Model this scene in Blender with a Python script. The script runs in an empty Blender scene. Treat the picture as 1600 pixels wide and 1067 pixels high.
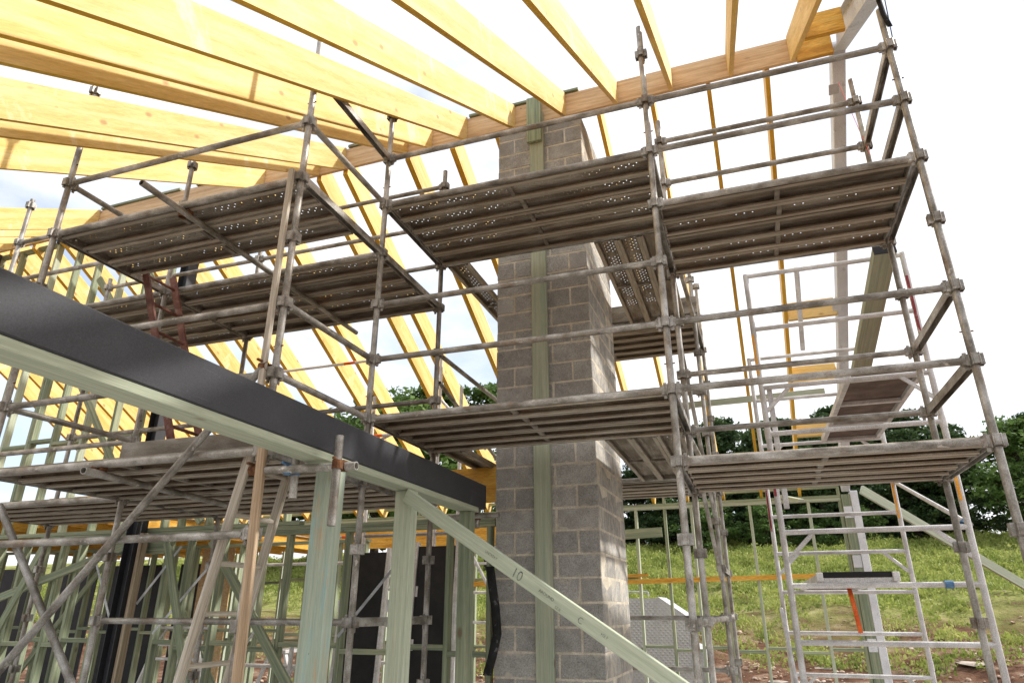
import bpy, math, random
import numpy as np
from mathutils import Vector, Matrix
random.seed(7); rng = np.random.default_rng(7)
R = math.radians
scene = bpy.context.scene
C = scene.collection

# ------------------------------------------------------------------ camera, sky, sun, exposure
cam = bpy.data.cameras.new('camera'); cam_o = bpy.data.objects.new('camera', cam); C.objects.link(cam_o)
cam.sensor_width = 36.0; cam.lens = 23.575; cam.clip_start = 0.05; cam.clip_end = 3000
cam_o.location = (0, 0, 1.6); cam_o.rotation_euler = (R(90 + 21.717), 0, R(18.891))
scene.camera = cam_o
SUN = Vector((0.97, 0.44, 1.0)).normalized()
world = bpy.data.worlds.new('World'); scene.world = world; world.use_nodes = True
wn, wl = world.node_tree.nodes, world.node_tree.links
bg = wn['Background']; bg.inputs['Strength'].default_value = 0.125
sky = wn.new('ShaderNodeTexSky'); sky.sky_type = 'NISHITA'; sky.sun_disc = False
sky.sun_elevation = math.asin(SUN.z); sky.sun_rotation = math.atan2(SUN.x, SUN.y)
sky.air_density = 1.0; sky.dust_density = 2.0
tc = wn.new('ShaderNodeTexCoord')
mp = wn.new('ShaderNodeMapping'); mp.inputs['Scale'].default_value = (1, 1, 2.2)
cn = wn.new('ShaderNodeTexNoise'); cn.inputs['Scale'].default_value = 2.3; cn.inputs['Detail'].default_value = 7; cn.inputs['Roughness'].default_value = 0.55
cr = wn.new('ShaderNodeValToRGB'); cr.color_ramp.elements[0].position = 0.36; cr.color_ramp.elements[0].color = (0.30, 0.30, 0.30, 1)
cr.color_ramp.elements[1].position = 0.58; cr.color_ramp.elements[1].color = (1, 1, 1, 1)
mx = wn.new('ShaderNodeMixRGB'); mx.inputs['Color2'].default_value = (5.5, 5.55, 5.62, 1)
wl.new(tc.outputs['Generated'], mp.inputs['Vector']); wl.new(mp.outputs['Vector'], cn.inputs['Vector'])
wl.new(cn.outputs['Fac'], cr.inputs['Fac']); wl.new(cr.outputs['Color'], mx.inputs['Fac'])
wl.new(sky.outputs['Color'], mx.inputs['Color1']); wl.new(mx.outputs['Color'], bg.inputs['Color'])
sl = bpy.data.lights.new('sun', 'SUN'); sl.energy = 2.9; sl.angle = R(2.0); sl.color = (1.0, 0.965, 0.92)
so = bpy.data.objects.new('sun', sl); C.objects.link(so); so.rotation_euler = SUN.to_track_quat('Z', 'Y').to_euler(); so.location = (20, 8, 25)
vs = scene.view_settings; vs.view_transform = 'Standard'; vs.look = 'None'; vs.exposure = 1.0; vs.gamma = 1; vs.use_curve_mapping = False
try:
    scene.cycles.transparent_max_bounces = 12; scene.cycles.max_bounces = 6; scene.cycles.diffuse_bounces = 4; scene.cycles.glossy_bounces = 2; scene.cycles.transmission_bounces = 4
except Exception: pass

# ------------------------------------------------------------------ materials
MATS = {}
def nodes_of(name):
    m = bpy.data.materials.new(name); m.use_nodes = True
    return m, m.node_tree.nodes, m.node_tree.links
def pmat(name, cols, scale=(1, 1, 1), nscale=6, detail=8, rough=0.75, metal=0.0, bump=0.15, bscale=60, layers=(), spec=0.3, rnd=0.12, holes=False, edge=None, bvec=None, fine=0.2, fscale=150, knots=None):
    """ramp of colours on stretched noise, extra stain layers, fine bump, per-object brightness shift"""
    m, n, l = nodes_of(name)
    b = n['Principled BSDF']; out = n['Material Output']
    t = n.new('ShaderNodeTexCoord'); oi = n.new('ShaderNodeObjectInfo')
    off = n.new('ShaderNodeVectorMath'); off.operation = 'MULTIPLY_ADD'
    l.new(oi.outputs['Random'], off.inputs[0]); off.inputs[1].default_value = (37.0, 91.0, 53.0); l.new(t.outputs['Object'], off.inputs[2])
    def noise(sv, s, d, r=0.6):
        mpn = n.new('ShaderNodeMapping'); mpn.inputs['Scale'].default_value = sv; l.new(off.outputs[0], mpn.inputs['Vector'])
        x = n.new('ShaderNodeTexNoise'); x.inputs['Scale'].default_value = s; x.inputs['Detail'].default_value = d; x.inputs['Roughness'].default_value = r
        l.new(mpn.outputs[0], x.inputs['Vector']); return x.outputs['Fac']
    f = noise(scale, nscale, detail)
    rp = n.new('ShaderNodeValToRGB'); rp.color_ramp.elements.remove(rp.color_ramp.elements[1])
    for i, (p, c) in enumerate(cols):
        e = rp.color_ramp.elements[0] if i == 0 else rp.color_ramp.elements.new(p)
        e.position = 0.5 + (p - 0.5) * 0.62; e.color = (*c, 1)
    l.new(f, rp.inputs['Fac']); col = rp.outputs['Color']
    for (c, lo, hi, sv, s, amt) in layers:
        g = noise(sv, s, 6, 0.65)
        mr = n.new('ShaderNodeMapRange'); mr.inputs['From Min'].default_value = 0.5 + (lo - 0.5) * 0.8; mr.inputs['From Max'].default_value = 0.5 + (hi - 0.5) * 0.8; mr.inputs['To Max'].default_value = amt; mr.clamp = True
        l.new(g, mr.inputs['Value'])
        mi = n.new('ShaderNodeMixRGB'); mi.inputs['Color2'].default_value = (*c, 1); l.new(mr.outputs[0], mi.inputs['Fac']); l.new(col, mi.inputs['Color1']); col = mi.outputs['Color']
    if knots:
        kc, ks, kr, kv = knots
        mk = n.new('ShaderNodeMapping'); mk.inputs['Scale'].default_value = kv; l.new(off.outputs[0], mk.inputs['Vector'])
        vo = n.new('ShaderNodeTexVoronoi'); vo.inputs['Scale'].default_value = ks; l.new(mk.outputs[0], vo.inputs['Vector'])
        mk2 = n.new('ShaderNodeMapRange'); mk2.inputs['From Min'].default_value = kr; mk2.inputs['From Max'].default_value = kr * 0.45; mk2.inputs['To Min'].default_value = 0; mk2.inputs['To Max'].default_value = 0.75; l.new(vo.outputs['Distance'], mk2.inputs['Value'])
        mk3 = n.new('ShaderNodeMixRGB'); mk3.inputs['Color2'].default_value = (*kc, 1); l.new(mk2.outputs[0], mk3.inputs['Fac']); l.new(col, mk3.inputs['Color1']); col = mk3.outputs['Color']
    if fine:
        fn = noise(scale if max(scale) > 2 else (1, 1, 1), fscale if max(scale) <= 2 else fscale / 4, 3, 0.7)
        mf = n.new('ShaderNodeMapRange'); mf.inputs['From Min'].default_value = 0.3; mf.inputs['From Max'].default_value = 0.7; mf.inputs['To Min'].default_value = 1 - fine * 1.6; mf.inputs['To Max'].default_value = 1 + fine * 1.6; l.new(fn, mf.inputs['Value'])
        vm = n.new('ShaderNodeVectorMath'); vm.operation = 'SCALE'; l.new(col, vm.inputs[0]); l.new(mf.outputs[0], vm.inputs['Scale']); col = vm.outputs[0]
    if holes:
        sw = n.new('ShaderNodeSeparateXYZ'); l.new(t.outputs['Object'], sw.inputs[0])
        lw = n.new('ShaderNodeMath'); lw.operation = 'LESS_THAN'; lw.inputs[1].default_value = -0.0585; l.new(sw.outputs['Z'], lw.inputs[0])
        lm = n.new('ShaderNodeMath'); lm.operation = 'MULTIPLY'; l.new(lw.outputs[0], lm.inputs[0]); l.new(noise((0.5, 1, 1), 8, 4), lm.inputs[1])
        wx = n.new('ShaderNodeMixRGB'); wx.inputs['Color2'].default_value = (0.52, 0.47, 0.385, 1); l.new(lm.outputs[0], wx.inputs['Fac']); l.new(col, wx.inputs['Color1']); col = wx.outputs['Color']  # lower lips lightened, painting highlights into the colour of the plank underside
    if edge:
        sg = n.new('ShaderNodeSeparateXYZ'); l.new(t.outputs['Generated'], sg.inputs[0]); prev = None
        for ax, w in (('X', 0.055), ('Y', 0.055), ('Z', 0.13)):
            pp = n.new('ShaderNodeMath'); pp.operation = 'PINGPONG'; pp.inputs[1].default_value = 0.5; l.new(sg.outputs[ax], pp.inputs[0])
            dv = n.new('ShaderNodeMath'); dv.operation = 'DIVIDE'; dv.inputs[1].default_value = w; l.new(pp.outputs[0], dv.inputs[0])
            if prev is None: prev = dv.outputs[0]
            elif ax == 'Y': pass
            else:
                mn = n.new('ShaderNodeMath'); mn.operation = 'MINIMUM'; l.new(prev, mn.inputs[0]); l.new(dv.outputs[0], mn.inputs[1]); prev = mn.outputs[0]
        g2 = noise((1, 1, 1), 11, 6, 0.6)
        ad = n.new('ShaderNodeMath'); ad.operation = 'MULTIPLY_ADD'; l.new(prev, ad.inputs[0]); ad.inputs[1].default_value = -0.13; l.new(g2, ad.inputs[2])
        mr2 = n.new('ShaderNodeMapRange'); mr2.inputs['From Min'].default_value = 0.46; mr2.inputs['From Max'].default_value = 0.55; mr2.inputs['To Max'].default_value = 0.6; l.new(ad.outputs[0], mr2.inputs['Value'])
        mi2 = n.new('ShaderNodeMixRGB'); mi2.inputs['Color2'].default_value = (*edge, 1); l.new(mr2.outputs[0], mi2.inputs['Fac']); l.new(col, mi2.inputs['Color1']); col = mi2.outputs['Color']
    hv = n.new('ShaderNodeHueSaturation'); l.new(col, hv.inputs['Color'])
    ma = n.new('ShaderNodeMath'); ma.operation = 'MULTIPLY_ADD'; l.new(oi.outputs['Random'], ma.inputs[0]); ma.inputs[1].default_value = 2 * rnd; ma.inputs[2].default_value = 1 - rnd
    l.new(ma.outputs[0], hv.inputs['Value']); l.new(hv.outputs['Color'], b.inputs['Base Color'])
    b.inputs['Roughness'].default_value = rough; b.inputs['Metallic'].default_value = metal; b.inputs['Specular IOR Level'].default_value = spec
    if bump:
        h = noise(bvec or scale, bscale, 5)
        bp = n.new('ShaderNodeBump'); bp.inputs['Strength'].default_value = bump; bp.inputs['Distance'].default_value = 0.01
        l.new(h, bp.inputs['Height']); l.new(bp.outputs[0], b.inputs['Normal'])
    if holes:
        sx = n.new('ShaderNodeSeparateXYZ'); l.new(t.outputs['Object'], sx.inputs[0])
        def mth(op, a, bb=None, c=None):
            k = n.new('ShaderNodeMath'); k.operation = op
            for i, v in enumerate((a, bb, c)):
                if v is None: continue
                if isinstance(v, (int, float)): k.inputs[i].default_value = v
                else: l.new(v, k.inputs[i])
            return k.outputs[0]
        PX, PY, RR = 0.062, 0.030, 0.0053
        ay = mth('DIVIDE', sx.outputs['Y'], PY); row = mth('FLOOR', ay); fy = mth('SUBTRACT', mth('FRACT', ay), 0.5)
        ax = mth('ADD', mth('DIVIDE', sx.outputs['X'], PX), mth('MULTIPLY', row, 0.5)); fx = mth('SUBTRACT', mth('FRACT', ax), 0.5)
        dx = mth('MULTIPLY', fx, PX); dy = mth('MULTIPLY', fy, PY)
        rr = mth('SQRT', mth('ADD', mth('MULTIPLY', dx, dx), mth('MULTIPLY', dy, dy)))
        inside = mth('LESS_THAN', rr, RR)
        top = mth('GREATER_THAN', sx.outputs['Z'], -0.004)
        grp = mth('LESS_THAN', mth('FRACT', mth('ADD', mth('DIVIDE', sx.outputs['X'], 0.372), mth('MULTIPLY', oi.outputs['Random'], 3.7))), 0.80)
        dirt = mth('MULTIPLY', mth('GREATER_THAN', noise((1, 1, 1), 4, 2), 0.41), mth('GREATER_THAN', oi.outputs['Random'], 0.2))
        flat = mth('LESS_THAN', mth('ABSOLUTE', mth('SUBTRACT', mth('ABSOLUTE', sx.outputs['Y']), 0.001)), 0.055)
        flat2 = mth('GREATER_THAN', mth('ABSOLUTE', sx.outputs['Y']), 0.079)
        zone = flat
        fac = mth('MULTIPLY', mth('MULTIPLY', mth('MULTIPLY', inside, top), mth('MULTIPLY', grp, dirt)), zone)
        tr = n.new('ShaderNodeBsdfTransparent'); ms = n.new('ShaderNodeMixShader')
        l.new(fac, ms.inputs[0]); l.new(b.outputs[0], ms.inputs[1]); l.new(tr.outputs[0], ms.inputs[2]); l.new(ms.outputs[0], out.inputs['Surface'])
    MATS[name] = m; return m

G = (0.06, 1, 1)
pmat('lvl', [(0.3, (0.62, 0.39, 0.10)), (0.5, (0.69, 0.46, 0.15)), (0.7, (0.75, 0.54, 0.225))], knots=((0.34, 0.17, 0.05), 3.6, 0.13, (0.8, 1.3, 1.3)), fine=0.09, scale=(0.35, 3, 3), nscale=4, rough=0.62, bump=0.05, bscale=30,
     layers=[((0.44, 0.23, 0.06), 0.74, 0.80, (1, 1.6, 1.6), 7, 0.6), ((0.80, 0.60, 0.26), 0.50, 0.75, (0.4, 5, 5), 4, 0.6), ((0.55, 0.32, 0.08), 0.60, 0.75, (0.12, 9, 9), 7, 0.3), ((0.86, 0.76, 0.52), 0.62, 0.72, (1.2, 0.5, 0.5), 2.2, 0.5)], rnd=0.09)
pmat('lvl_edge', [(0.3, (0.56, 0.29, 0.018)), (0.5, (0.64, 0.36, 0.028)), (0.7, (0.70, 0.42, 0.05))], scale=(0.3, 3, 3), nscale=5, rough=0.6, bump=0.05, bscale=30, fine=0.1, rnd=0.08)
pmat('lvl_orange', [(0.3, (0.50, 0.24, 0.03)), (0.5, (0.62, 0.33, 0.045)), (0.75, (0.7, 0.42, 0.09))], scale=(0.3, 3, 3), nscale=4, rough=0.6, bump=0.05, bscale=30,
     layers=[((0.30, 0.13, 0.02), 0.58, 0.75, (1, 2, 2), 4, 0.5)], rnd=0.06)
pmat('pine', [(0.3, (0.52, 0.33, 0.165)), (0.5, (0.64, 0.43, 0.235)), (0.7, (0.71, 0.51, 0.30))], knots=((0.16, 0.07, 0.035), 2.8, 0.10, (0.6, 1.4, 1.4)), fine=0.12, scale=(0.25, 6, 6), nscale=4, rough=0.65, bump=0.06, bscale=30,
     layers=[((0.38, 0.20, 0.09), 0.66, 0.78, (0.4, 5, 5), 4, 0.4), ((0.14, 0.06, 0.03), 0.76, 0.79, (1, 1.4, 1.4), 7, 0.8)], rnd=0.05)
pmat('greenwood', [(0.28, (0.17, 0.205, 0.135)), (0.45, (0.24, 0.278, 0.18)), (0.6, (0.315, 0.345, 0.225)), (0.75, (0.385, 0.385, 0.245))], knots=((0.15, 0.085, 0.05), 3.2, 0.13, (0.7, 1.4, 1.4)), fine=0.12, scale=(0.22, 9, 9), nscale=4.5, detail=5, rough=0.78, bump=0.06, bscale=25,
     layers=[((0.19, 0.225, 0.145), 0.5, 0.72, (0.4, 1.5, 1.5), 2.5, 0.6), ((0.40, 0.26, 0.13), 0.62, 0.80, (0.18, 9, 9), 6, 0.55), ((0.13, 0.08, 0.05), 0.775, 0.79, (1, 1, 1), 9, 0.8), ((0.19, 0.30, 0.245), 0.62, 0.75, (0.4, 4, 4), 3, 0.4)], rnd=0.14)
pmat('greenwood_pale', [(0.2, (0.325, 0.36, 0.262)), (0.5, (0.40, 0.435, 0.32)), (0.8, (0.475, 0.50, 0.375))], knots=((0.20, 0.12, 0.07), 3.2, 0.12, (0.7, 1.4, 1.4)), fine=0.12, scale=(0.2, 11, 11), nscale=4.5, detail=5, rough=0.75, bump=0.05, bscale=25,
     layers=[((0.34, 0.37, 0.27), 0.5, 0.72, (0.4, 1.5, 1.5), 3, 0.5), ((0.42, 0.30, 0.16), 0.62, 0.80, (0.15, 10, 10), 5, 0.5), ((0.16, 0.10, 0.06), 0.77, 0.785, (1, 1, 1), 9, 0.7)], rnd=0.08)
pmat('postwood', [(0.2, (0.27, 0.33, 0.265)), (0.5, (0.335, 0.39, 0.305)), (0.8, (0.40, 0.43, 0.325))], knots=((0.16, 0.085, 0.05), 3.2, 0.14, (0.7, 1.4, 1.4)), fine=0.12, scale=(0.2, 10, 10), nscale=4.5, rough=0.75, bump=0.1, bscale=25,
     layers=[((0.50, 0.30, 0.16), 0.58, 0.72, (0.3, 3, 3), 9, 0.6), ((0.25, 0.42, 0.42), 0.56, 0.72, (0.4, 3, 3), 5, 0.6), ((0.13, 0.07, 0.04), 0.765, 0.78, (1, 1, 1), 9, 0.8)], rnd=0.05)
pmat('battenwood', [(0.2, (0.275, 0.295, 0.212)), (0.5, (0.345, 0.365, 0.265)), (0.8, (0.41, 0.42, 0.31))], knots=((0.15, 0.085, 0.05), 3.2, 0.12, (0.7, 1.4, 1.4)), fine=0.12, scale=(0.2, 11, 11), nscale=4.5, detail=5, rough=0.78, bump=0.05, bscale=25,
     layers=[((0.46, 0.28, 0.13), 0.60, 0.78, (0.08, 10, 10), 5, 0.6), ((0.24, 0.33, 0.25), 0.52, 0.75, (0.4, 3, 3), 3, 0.5)], rnd=0.02)
pmat('oldwood', [(0.3, (0.24, 0.18, 0.12)), (0.5, (0.37, 0.29, 0.20)), (0.7, (0.46, 0.38, 0.27))], scale=(0.15, 6, 6), nscale=6, rough=0.85, bump=0.2, bscale=25, rnd=0.1)
pmat('palewood', [(0.3, (0.36, 0.31, 0.24)), (0.5, (0.47, 0.42, 0.34)), (0.7, (0.55, 0.50, 0.42))], scale=(0.15, 6, 6), nscale=6, rough=0.85, bump=0.2, bscale=25, rnd=0.05)
pmat('tanwood', [(0.3, (0.31, 0.215, 0.13)), (0.5, (0.40, 0.285, 0.18)), (0.7, (0.48, 0.36, 0.24))], scale=(0.15, 6, 6), nscale=6, rough=0.8, bump=0.15, bscale=25, rnd=0.05)
pmat('galv', [(0.3, (0.17, 0.155, 0.13)), (0.45, (0.275, 0.257, 0.225)), (0.6, (0.38, 0.363, 0.33)), (0.75, (0.50, 0.485, 0.455))], scale=(0.6, 1, 1), nscale=9, rough=0.46, metal=0.35, bump=0.12, bscale=90,
     layers=[((0.19, 0.12, 0.065), 0.56, 0.74, (0.7, 1, 1), 6, 0.65), ((0.58, 0.55, 0.49), 0.66, 0.70, (0.6, 1, 1), 14, 0.75), ((0.10, 0.075, 0.05), 0.68, 0.74, (0.4, 1, 1), 22, 0.6)], spec=0.4, rnd=0.16)
pmat('galv_clean', [(0.3, (0.38, 0.39, 0.40)), (0.55, (0.50, 0.51, 0.52)), (0.75, (0.60, 0.61, 0.62))], nscale=7, rough=0.5, metal=0.35, bump=0.05, layers=[((0.36, 0.33, 0.28), 0.6, 0.75, (1, 1, 1), 5, 0.4)])
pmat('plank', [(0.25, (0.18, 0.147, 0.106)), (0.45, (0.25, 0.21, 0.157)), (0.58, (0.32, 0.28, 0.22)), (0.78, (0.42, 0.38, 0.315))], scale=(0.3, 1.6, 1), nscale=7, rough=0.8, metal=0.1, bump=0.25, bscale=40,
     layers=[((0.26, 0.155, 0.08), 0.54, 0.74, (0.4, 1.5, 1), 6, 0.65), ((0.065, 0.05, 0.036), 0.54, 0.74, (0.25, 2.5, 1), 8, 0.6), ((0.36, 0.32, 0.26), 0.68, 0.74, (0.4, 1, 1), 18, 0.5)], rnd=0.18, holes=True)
pmat('plankfront', [(0.3, (0.14, 0.12, 0.095)), (0.5, (0.22, 0.195, 0.16)), (0.7, (0.32, 0.30, 0.26))], scale=(0.3, 1, 1), nscale=8, rough=0.75, metal=0.1, bump=0.2, bscale=40,
     layers=[((0.16, 0.10, 0.05), 0.58, 0.75, (0.4, 1, 1), 6, 0.5)], rnd=0.12)
pmat('redox', [(0.3, (0.11, 0.045, 0.032)), (0.5, (0.18, 0.075, 0.055)), (0.7, (0.25, 0.13, 0.10))], nscale=8, rough=0.7, bump=0.15, layers=[((0.34, 0.28, 0.24), 0.6, 0.72, (0.5, 1, 1), 9, 0.6)])
pmat('rust', [(0.3, (0.07, 0.03, 0.015)), (0.6, (0.17, 0.075, 0.03)), (0.8, (0.25, 0.13, 0.07))], nscale=20, rough=0.9, bump=0.3, bscale=120)
pmat('blacksteel', [(0.3, (0.030, 0.031, 0.035)), (0.6, (0.034, 0.035, 0.040)), (0.8, (0.040, 0.041, 0.047))], nscale=4, rough=0.6, bump=0.05, bscale=80, spec=0.5,
     layers=[((0.20, 0.23, 0.32), 0.69, 0.74, (1, 1, 1), 50, 0.18), ((0.10, 0.10, 0.11), 0.70, 0.74, (9, 0.25, 9), 5, 0.35)], rnd=0.02)
pmat('greysteel', [(0.3, (0.54, 0.55, 0.57)), (0.6, (0.63, 0.64, 0.66)), (0.8, (0.68, 0.68, 0.68))], nscale=3, rough=0.55, metal=0.15, bump=0.04, layers=[((0.30, 0.31, 0.33), 0.62, 0.70, (0.5, 1, 1), 12, 0.5)])
pmat('alu', [(0.3, (0.50, 0.48, 0.46)), (0.55, (0.64, 0.62, 0.60)), (0.75, (0.74, 0.73, 0.72))], scale=(0.7, 1, 1), nscale=7, rough=0.5, metal=0.25, bump=0.08, bscale=80,
     layers=[((0.42, 0.36, 0.29), 0.58, 0.74, (0.6, 1, 1), 8, 0.45)], rnd=0.08)
pmat('block', [(0.25, (0.275, 0.262, 0.24)), (0.5, (0.325, 0.312, 0.286)), (0.75, (0.38, 0.366, 0.336))], nscale=7, detail=10, rough=0.95, bump=0.6, bscale=110, spec=0.15,
     layers=[((0.44, 0.385, 0.295), 0.68, 0.78, (1, 1, 1.4), 5, 0.7), ((0.13, 0.124, 0.116), 0.62, 0.74, (1, 1, 1), 42, 0.7), ((0.44, 0.42, 0.38), 0.64, 0.72, (1, 1, 1), 48, 0.7)], rnd=0.15, edge=(0.50, 0.45, 0.36), fine=0.22, fscale=110)
pmat('mortar', [(0.3, (0.44, 0.39, 0.305)), (0.5, (0.53, 0.475, 0.38)), (0.7, (0.61, 0.555, 0.455))], nscale=9, rough=0.95, bump=0.8, bscale=60, spec=0.1, rnd=0.02)
pmat('blackply', [(0.3, (0.012, 0.011, 0.011)), (0.7, (0.022, 0.020, 0.020))], nscale=5, rough=0.6, bump=0.03, spec=0.3)
pmat('brownply', [(0.3, (0.10, 0.07, 0.055)), (0.6, (0.145, 0.105, 0.085)), (0.8, (0.19, 0.14, 0.11))], nscale=5, rough=0.8, bump=0.06)
pmat('osb', [(0.2, (0.50, 0.31, 0.15)), (0.5, (0.62, 0.42, 0.23)), (0.8, (0.70, 0.52, 0.32))], scale=(1, 1, 1), nscale=26, rough=0.8, bump=0.15)
pmat('particle', [(0.3, (0.30, 0.22, 0.13)), (0.6, (0.40, 0.30, 0.18))], nscale=30, rough=0.85, bump=0.1)
pmat('concrete', [(0.3, (0.33, 0.325, 0.31)), (0.6, (0.40, 0.395, 0.38)), (0.8, (0.45, 0.445, 0.43))], nscale=2, rough=0.9, bump=0.1, layers=[((0.28, 0.24, 0.20), 0.6, 0.75, (1, 1, 1), 0.8, 0.4)])
pmat('blackcloth', [(0.3, (0.010, 0.010, 0.010)), (0.7, (0.025, 0.025, 0.025))], nscale=8, rough=0.8, bump=0.4, bscale=25, layers=[((0.16, 0.16, 0.16), 0.62, 0.7, (1, 1, 1), 14, 0.6)])
pmat('orange', [(0.3, (0.72, 0.10, 0.02)), (0.7, (0.85, 0.17, 0.04))], nscale=8, rough=0.6, bump=0.05)
pmat('amber', [(0.3, (0.80, 0.33, 0.03)), (0.7, (0.85, 0.42, 0.06))], nscale=8, rough=0.6, bump=0.05)
pmat('redlabel', [(0.3, (0.20, 0.02, 0.025)), (0.7, (0.32, 0.05, 0.06))], nscale=20, rough=0.6, bump=0.05, layers=[((0.7, 0.66, 0.62), 0.62, 0.66, (0.4, 1, 1), 30, 0.8)])
pmat('blueclip', [(0.3, (0.06, 0.14, 0.26)), (0.7, (0.11, 0.22, 0.36))], nscale=20, rough=0.5, bump=0.1, layers=[((0.3, 0.27, 0.22), 0.6, 0.7, (1, 1, 1), 20, 0.5)])
pmat('pinkline', [(0.3, (0.75, 0.12, 0.14)), (0.7, (0.8, 0.2, 0.2))], nscale=8, rough=0.7, bump=0)
pmat('ink', [(0.3, (0.06, 0.07, 0.06)), (0.7, (0.22, 0.24, 0.19))], nscale=45, rough=0.8, bump=0)
pmat('rock', [(0.3, (0.22, 0.13, 0.08)), (0.5, (0.34, 0.24, 0.17)), (0.7, (0.48, 0.40, 0.33))], nscale=1.2, rough=0.95, bump=0.4, bscale=20)
pmat('rockpale', [(0.3, (0.26, 0.21, 0.17)), (0.7, (0.42, 0.36, 0.30))], nscale=3, rough=0.95, bump=0.5, bscale=15)
pmat('bark', [(0.3, (0.030, 0.022, 0.017)), (0.7, (0.07, 0.055, 0.042))], nscale=6, rough=0.95, bump=0.5, bscale=20)
def leafmat(name, cols, trans=0.3, ns=0.35):
    m, n, l = nodes_of(name); b = n['Principled BSDF']; out = n['Material Output']
    t = n.new('ShaderNodeTexCoord'); x = n.new('ShaderNodeTexNoise'); x.inputs['Scale'].default_value = ns; x.inputs['Detail'].default_value = 7; x.inputs['Roughness'].default_value = 0.75
    oi = n.new('ShaderNodeObjectInfo'); off = n.new('ShaderNodeVectorMath'); off.operation = 'MULTIPLY_ADD'
    l.new(oi.outputs['Random'], off.inputs[0]); off.inputs[1].default_value = (37, 91, 53); l.new(t.outputs['Object'], off.inputs[2]); l.new(off.outputs[0], x.inputs['Vector'])
    rp = n.new('ShaderNodeValToRGB'); rp.color_ramp.elements.remove(rp.color_ramp.elements[1])
    for i, (p, c) in enumerate(cols):
        e = rp.color_ramp.elements[0] if i == 0 else rp.color_ramp.elements.new(p)
        e.position = p; e.color = (*c, 1)
    l.new(x.outputs['Fac'], rp.inputs['Fac']); l.new(rp.outputs['Color'], b.inputs['Base Color']); b.inputs['Roughness'].default_value = 0.6; b.inputs['Specular IOR Level'].default_value = 0.25
    tl = n.new('ShaderNodeBsdfTranslucent'); l.new(rp.outputs['Color'], tl.inputs['Color'])
    ms = n.new('ShaderNodeMixShader'); ms.inputs[0].default_value = trans; l.new(b.outputs[0], ms.inputs[1]); l.new(tl.outputs[0], ms.inputs[2]); l.new(ms.outputs[0], out.inputs['Surface'])
    MATS[name] = m
leafmat('leaf_dark', [(0.32, (0.02, 0.038, 0.018)), (0.48, (0.045, 0.082, 0.028)), (0.64, (0.095, 0.15, 0.045))], 0.25, 0.9)
leafmat('leaf_mid', [(0.3, (0.05, 0.095, 0.025)), (0.5, (0.095, 0.165, 0.04)), (0.7, (0.17, 0.25, 0.06))], 0.35, 0.9)
leafmat('leaf_brown', [(0.35, (0.05, 0.075, 0.03)), (0.52, (0.09, 0.075, 0.035)), (0.65, (0.17, 0.085, 0.05))], 0.3, 0.9)
leafmat('weed', [(0.34, (0.10, 0.145, 0.03)), (0.45, (0.23, 0.285, 0.065)), (0.55, (0.36, 0.40, 0.105)), (0.67, (0.50, 0.48, 0.20))], 0.4, 1.0)
def groundmat():
    m, n, l = nodes_of('hill_soil'); b = n['Principled BSDF']
    g = n.new('ShaderNodeTexCoord')
    def noise(s, d=8, r=0.6):
        x = n.new('ShaderNodeTexNoise'); x.inputs['Scale'].default_value = s; x.inputs['Detail'].default_value = d; x.inputs['Roughness'].default_value = r; l.new(g.outputs['Object'], x.inputs['Vector']); return x.outputs['Fac']
    def ramp(f, cols):
        rp = n.new('ShaderNodeValToRGB'); rp.color_ramp.elements.remove(rp.color_ramp.elements[1])
        for i, (p, c) in enumerate(cols):
            e = rp.color_ramp.elements[0] if i == 0 else rp.color_ramp.elements.new(p)
            e.position = p; e.color = (*c, 1)
        l.new(f, rp.inputs['Fac']); return rp.outputs['Color']
    soil = ramp(noise(1.6), [(0.36, (0.07, 0.032, 0.018)), (0.48, (0.13, 0.066, 0.039)), (0.56, (0.19, 0.11, 0.07)), (0.68, (0.32, 0.235, 0.17))])
    grass = ramp(noise(1.1), [(0.36, (0.15, 0.11, 0.055)), (0.43, (0.15, 0.165, 0.045)), (0.55, (0.25, 0.265, 0.08)), (0.68, (0.34, 0.32, 0.14))])
    sp = n.new('ShaderNodeSeparateXYZ'); l.new(g.outputs['Object'], sp.inputs[0])
    ad = n.new('ShaderNodeMath'); ad.operation = 'MULTIPLY_ADD'; l.new(noise(0.35, 6), ad.inputs[0]); ad.inputs[1].default_value = 16; l.new(sp.outputs['Y'], ad.inputs[2])
    mr = n.new('ShaderNodeMapRange'); mr.inputs['From Min'].default_value = 28.0; mr.inputs['From Max'].default_value = 34.0; l.new(ad.outputs[0], mr.inputs['Value'])
    mi = n.new('ShaderNodeMixRGB'); l.new(mr.outputs[0], mi.inputs['Fac']); l.new(soil, mi.inputs['Color1']); l.new(grass, mi.inputs['Color2'])
    l.new(mi.outputs['Color'], b.inputs['Base Color']); b.inputs['Roughness'].default_value = 0.95; b.inputs['Specular IOR Level'].default_value = 0.1
    bp = n.new('ShaderNodeBump'); bp.inputs['Strength'].default_value = 0.8; bp.inputs['Distance'].default_value = 0.15; l.new(noise(7, 6, 0.7), bp.inputs['Height']); l.new(bp.outputs[0], b.inputs['Normal'])
    MATS['hill_soil'] = m
groundmat()
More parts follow.
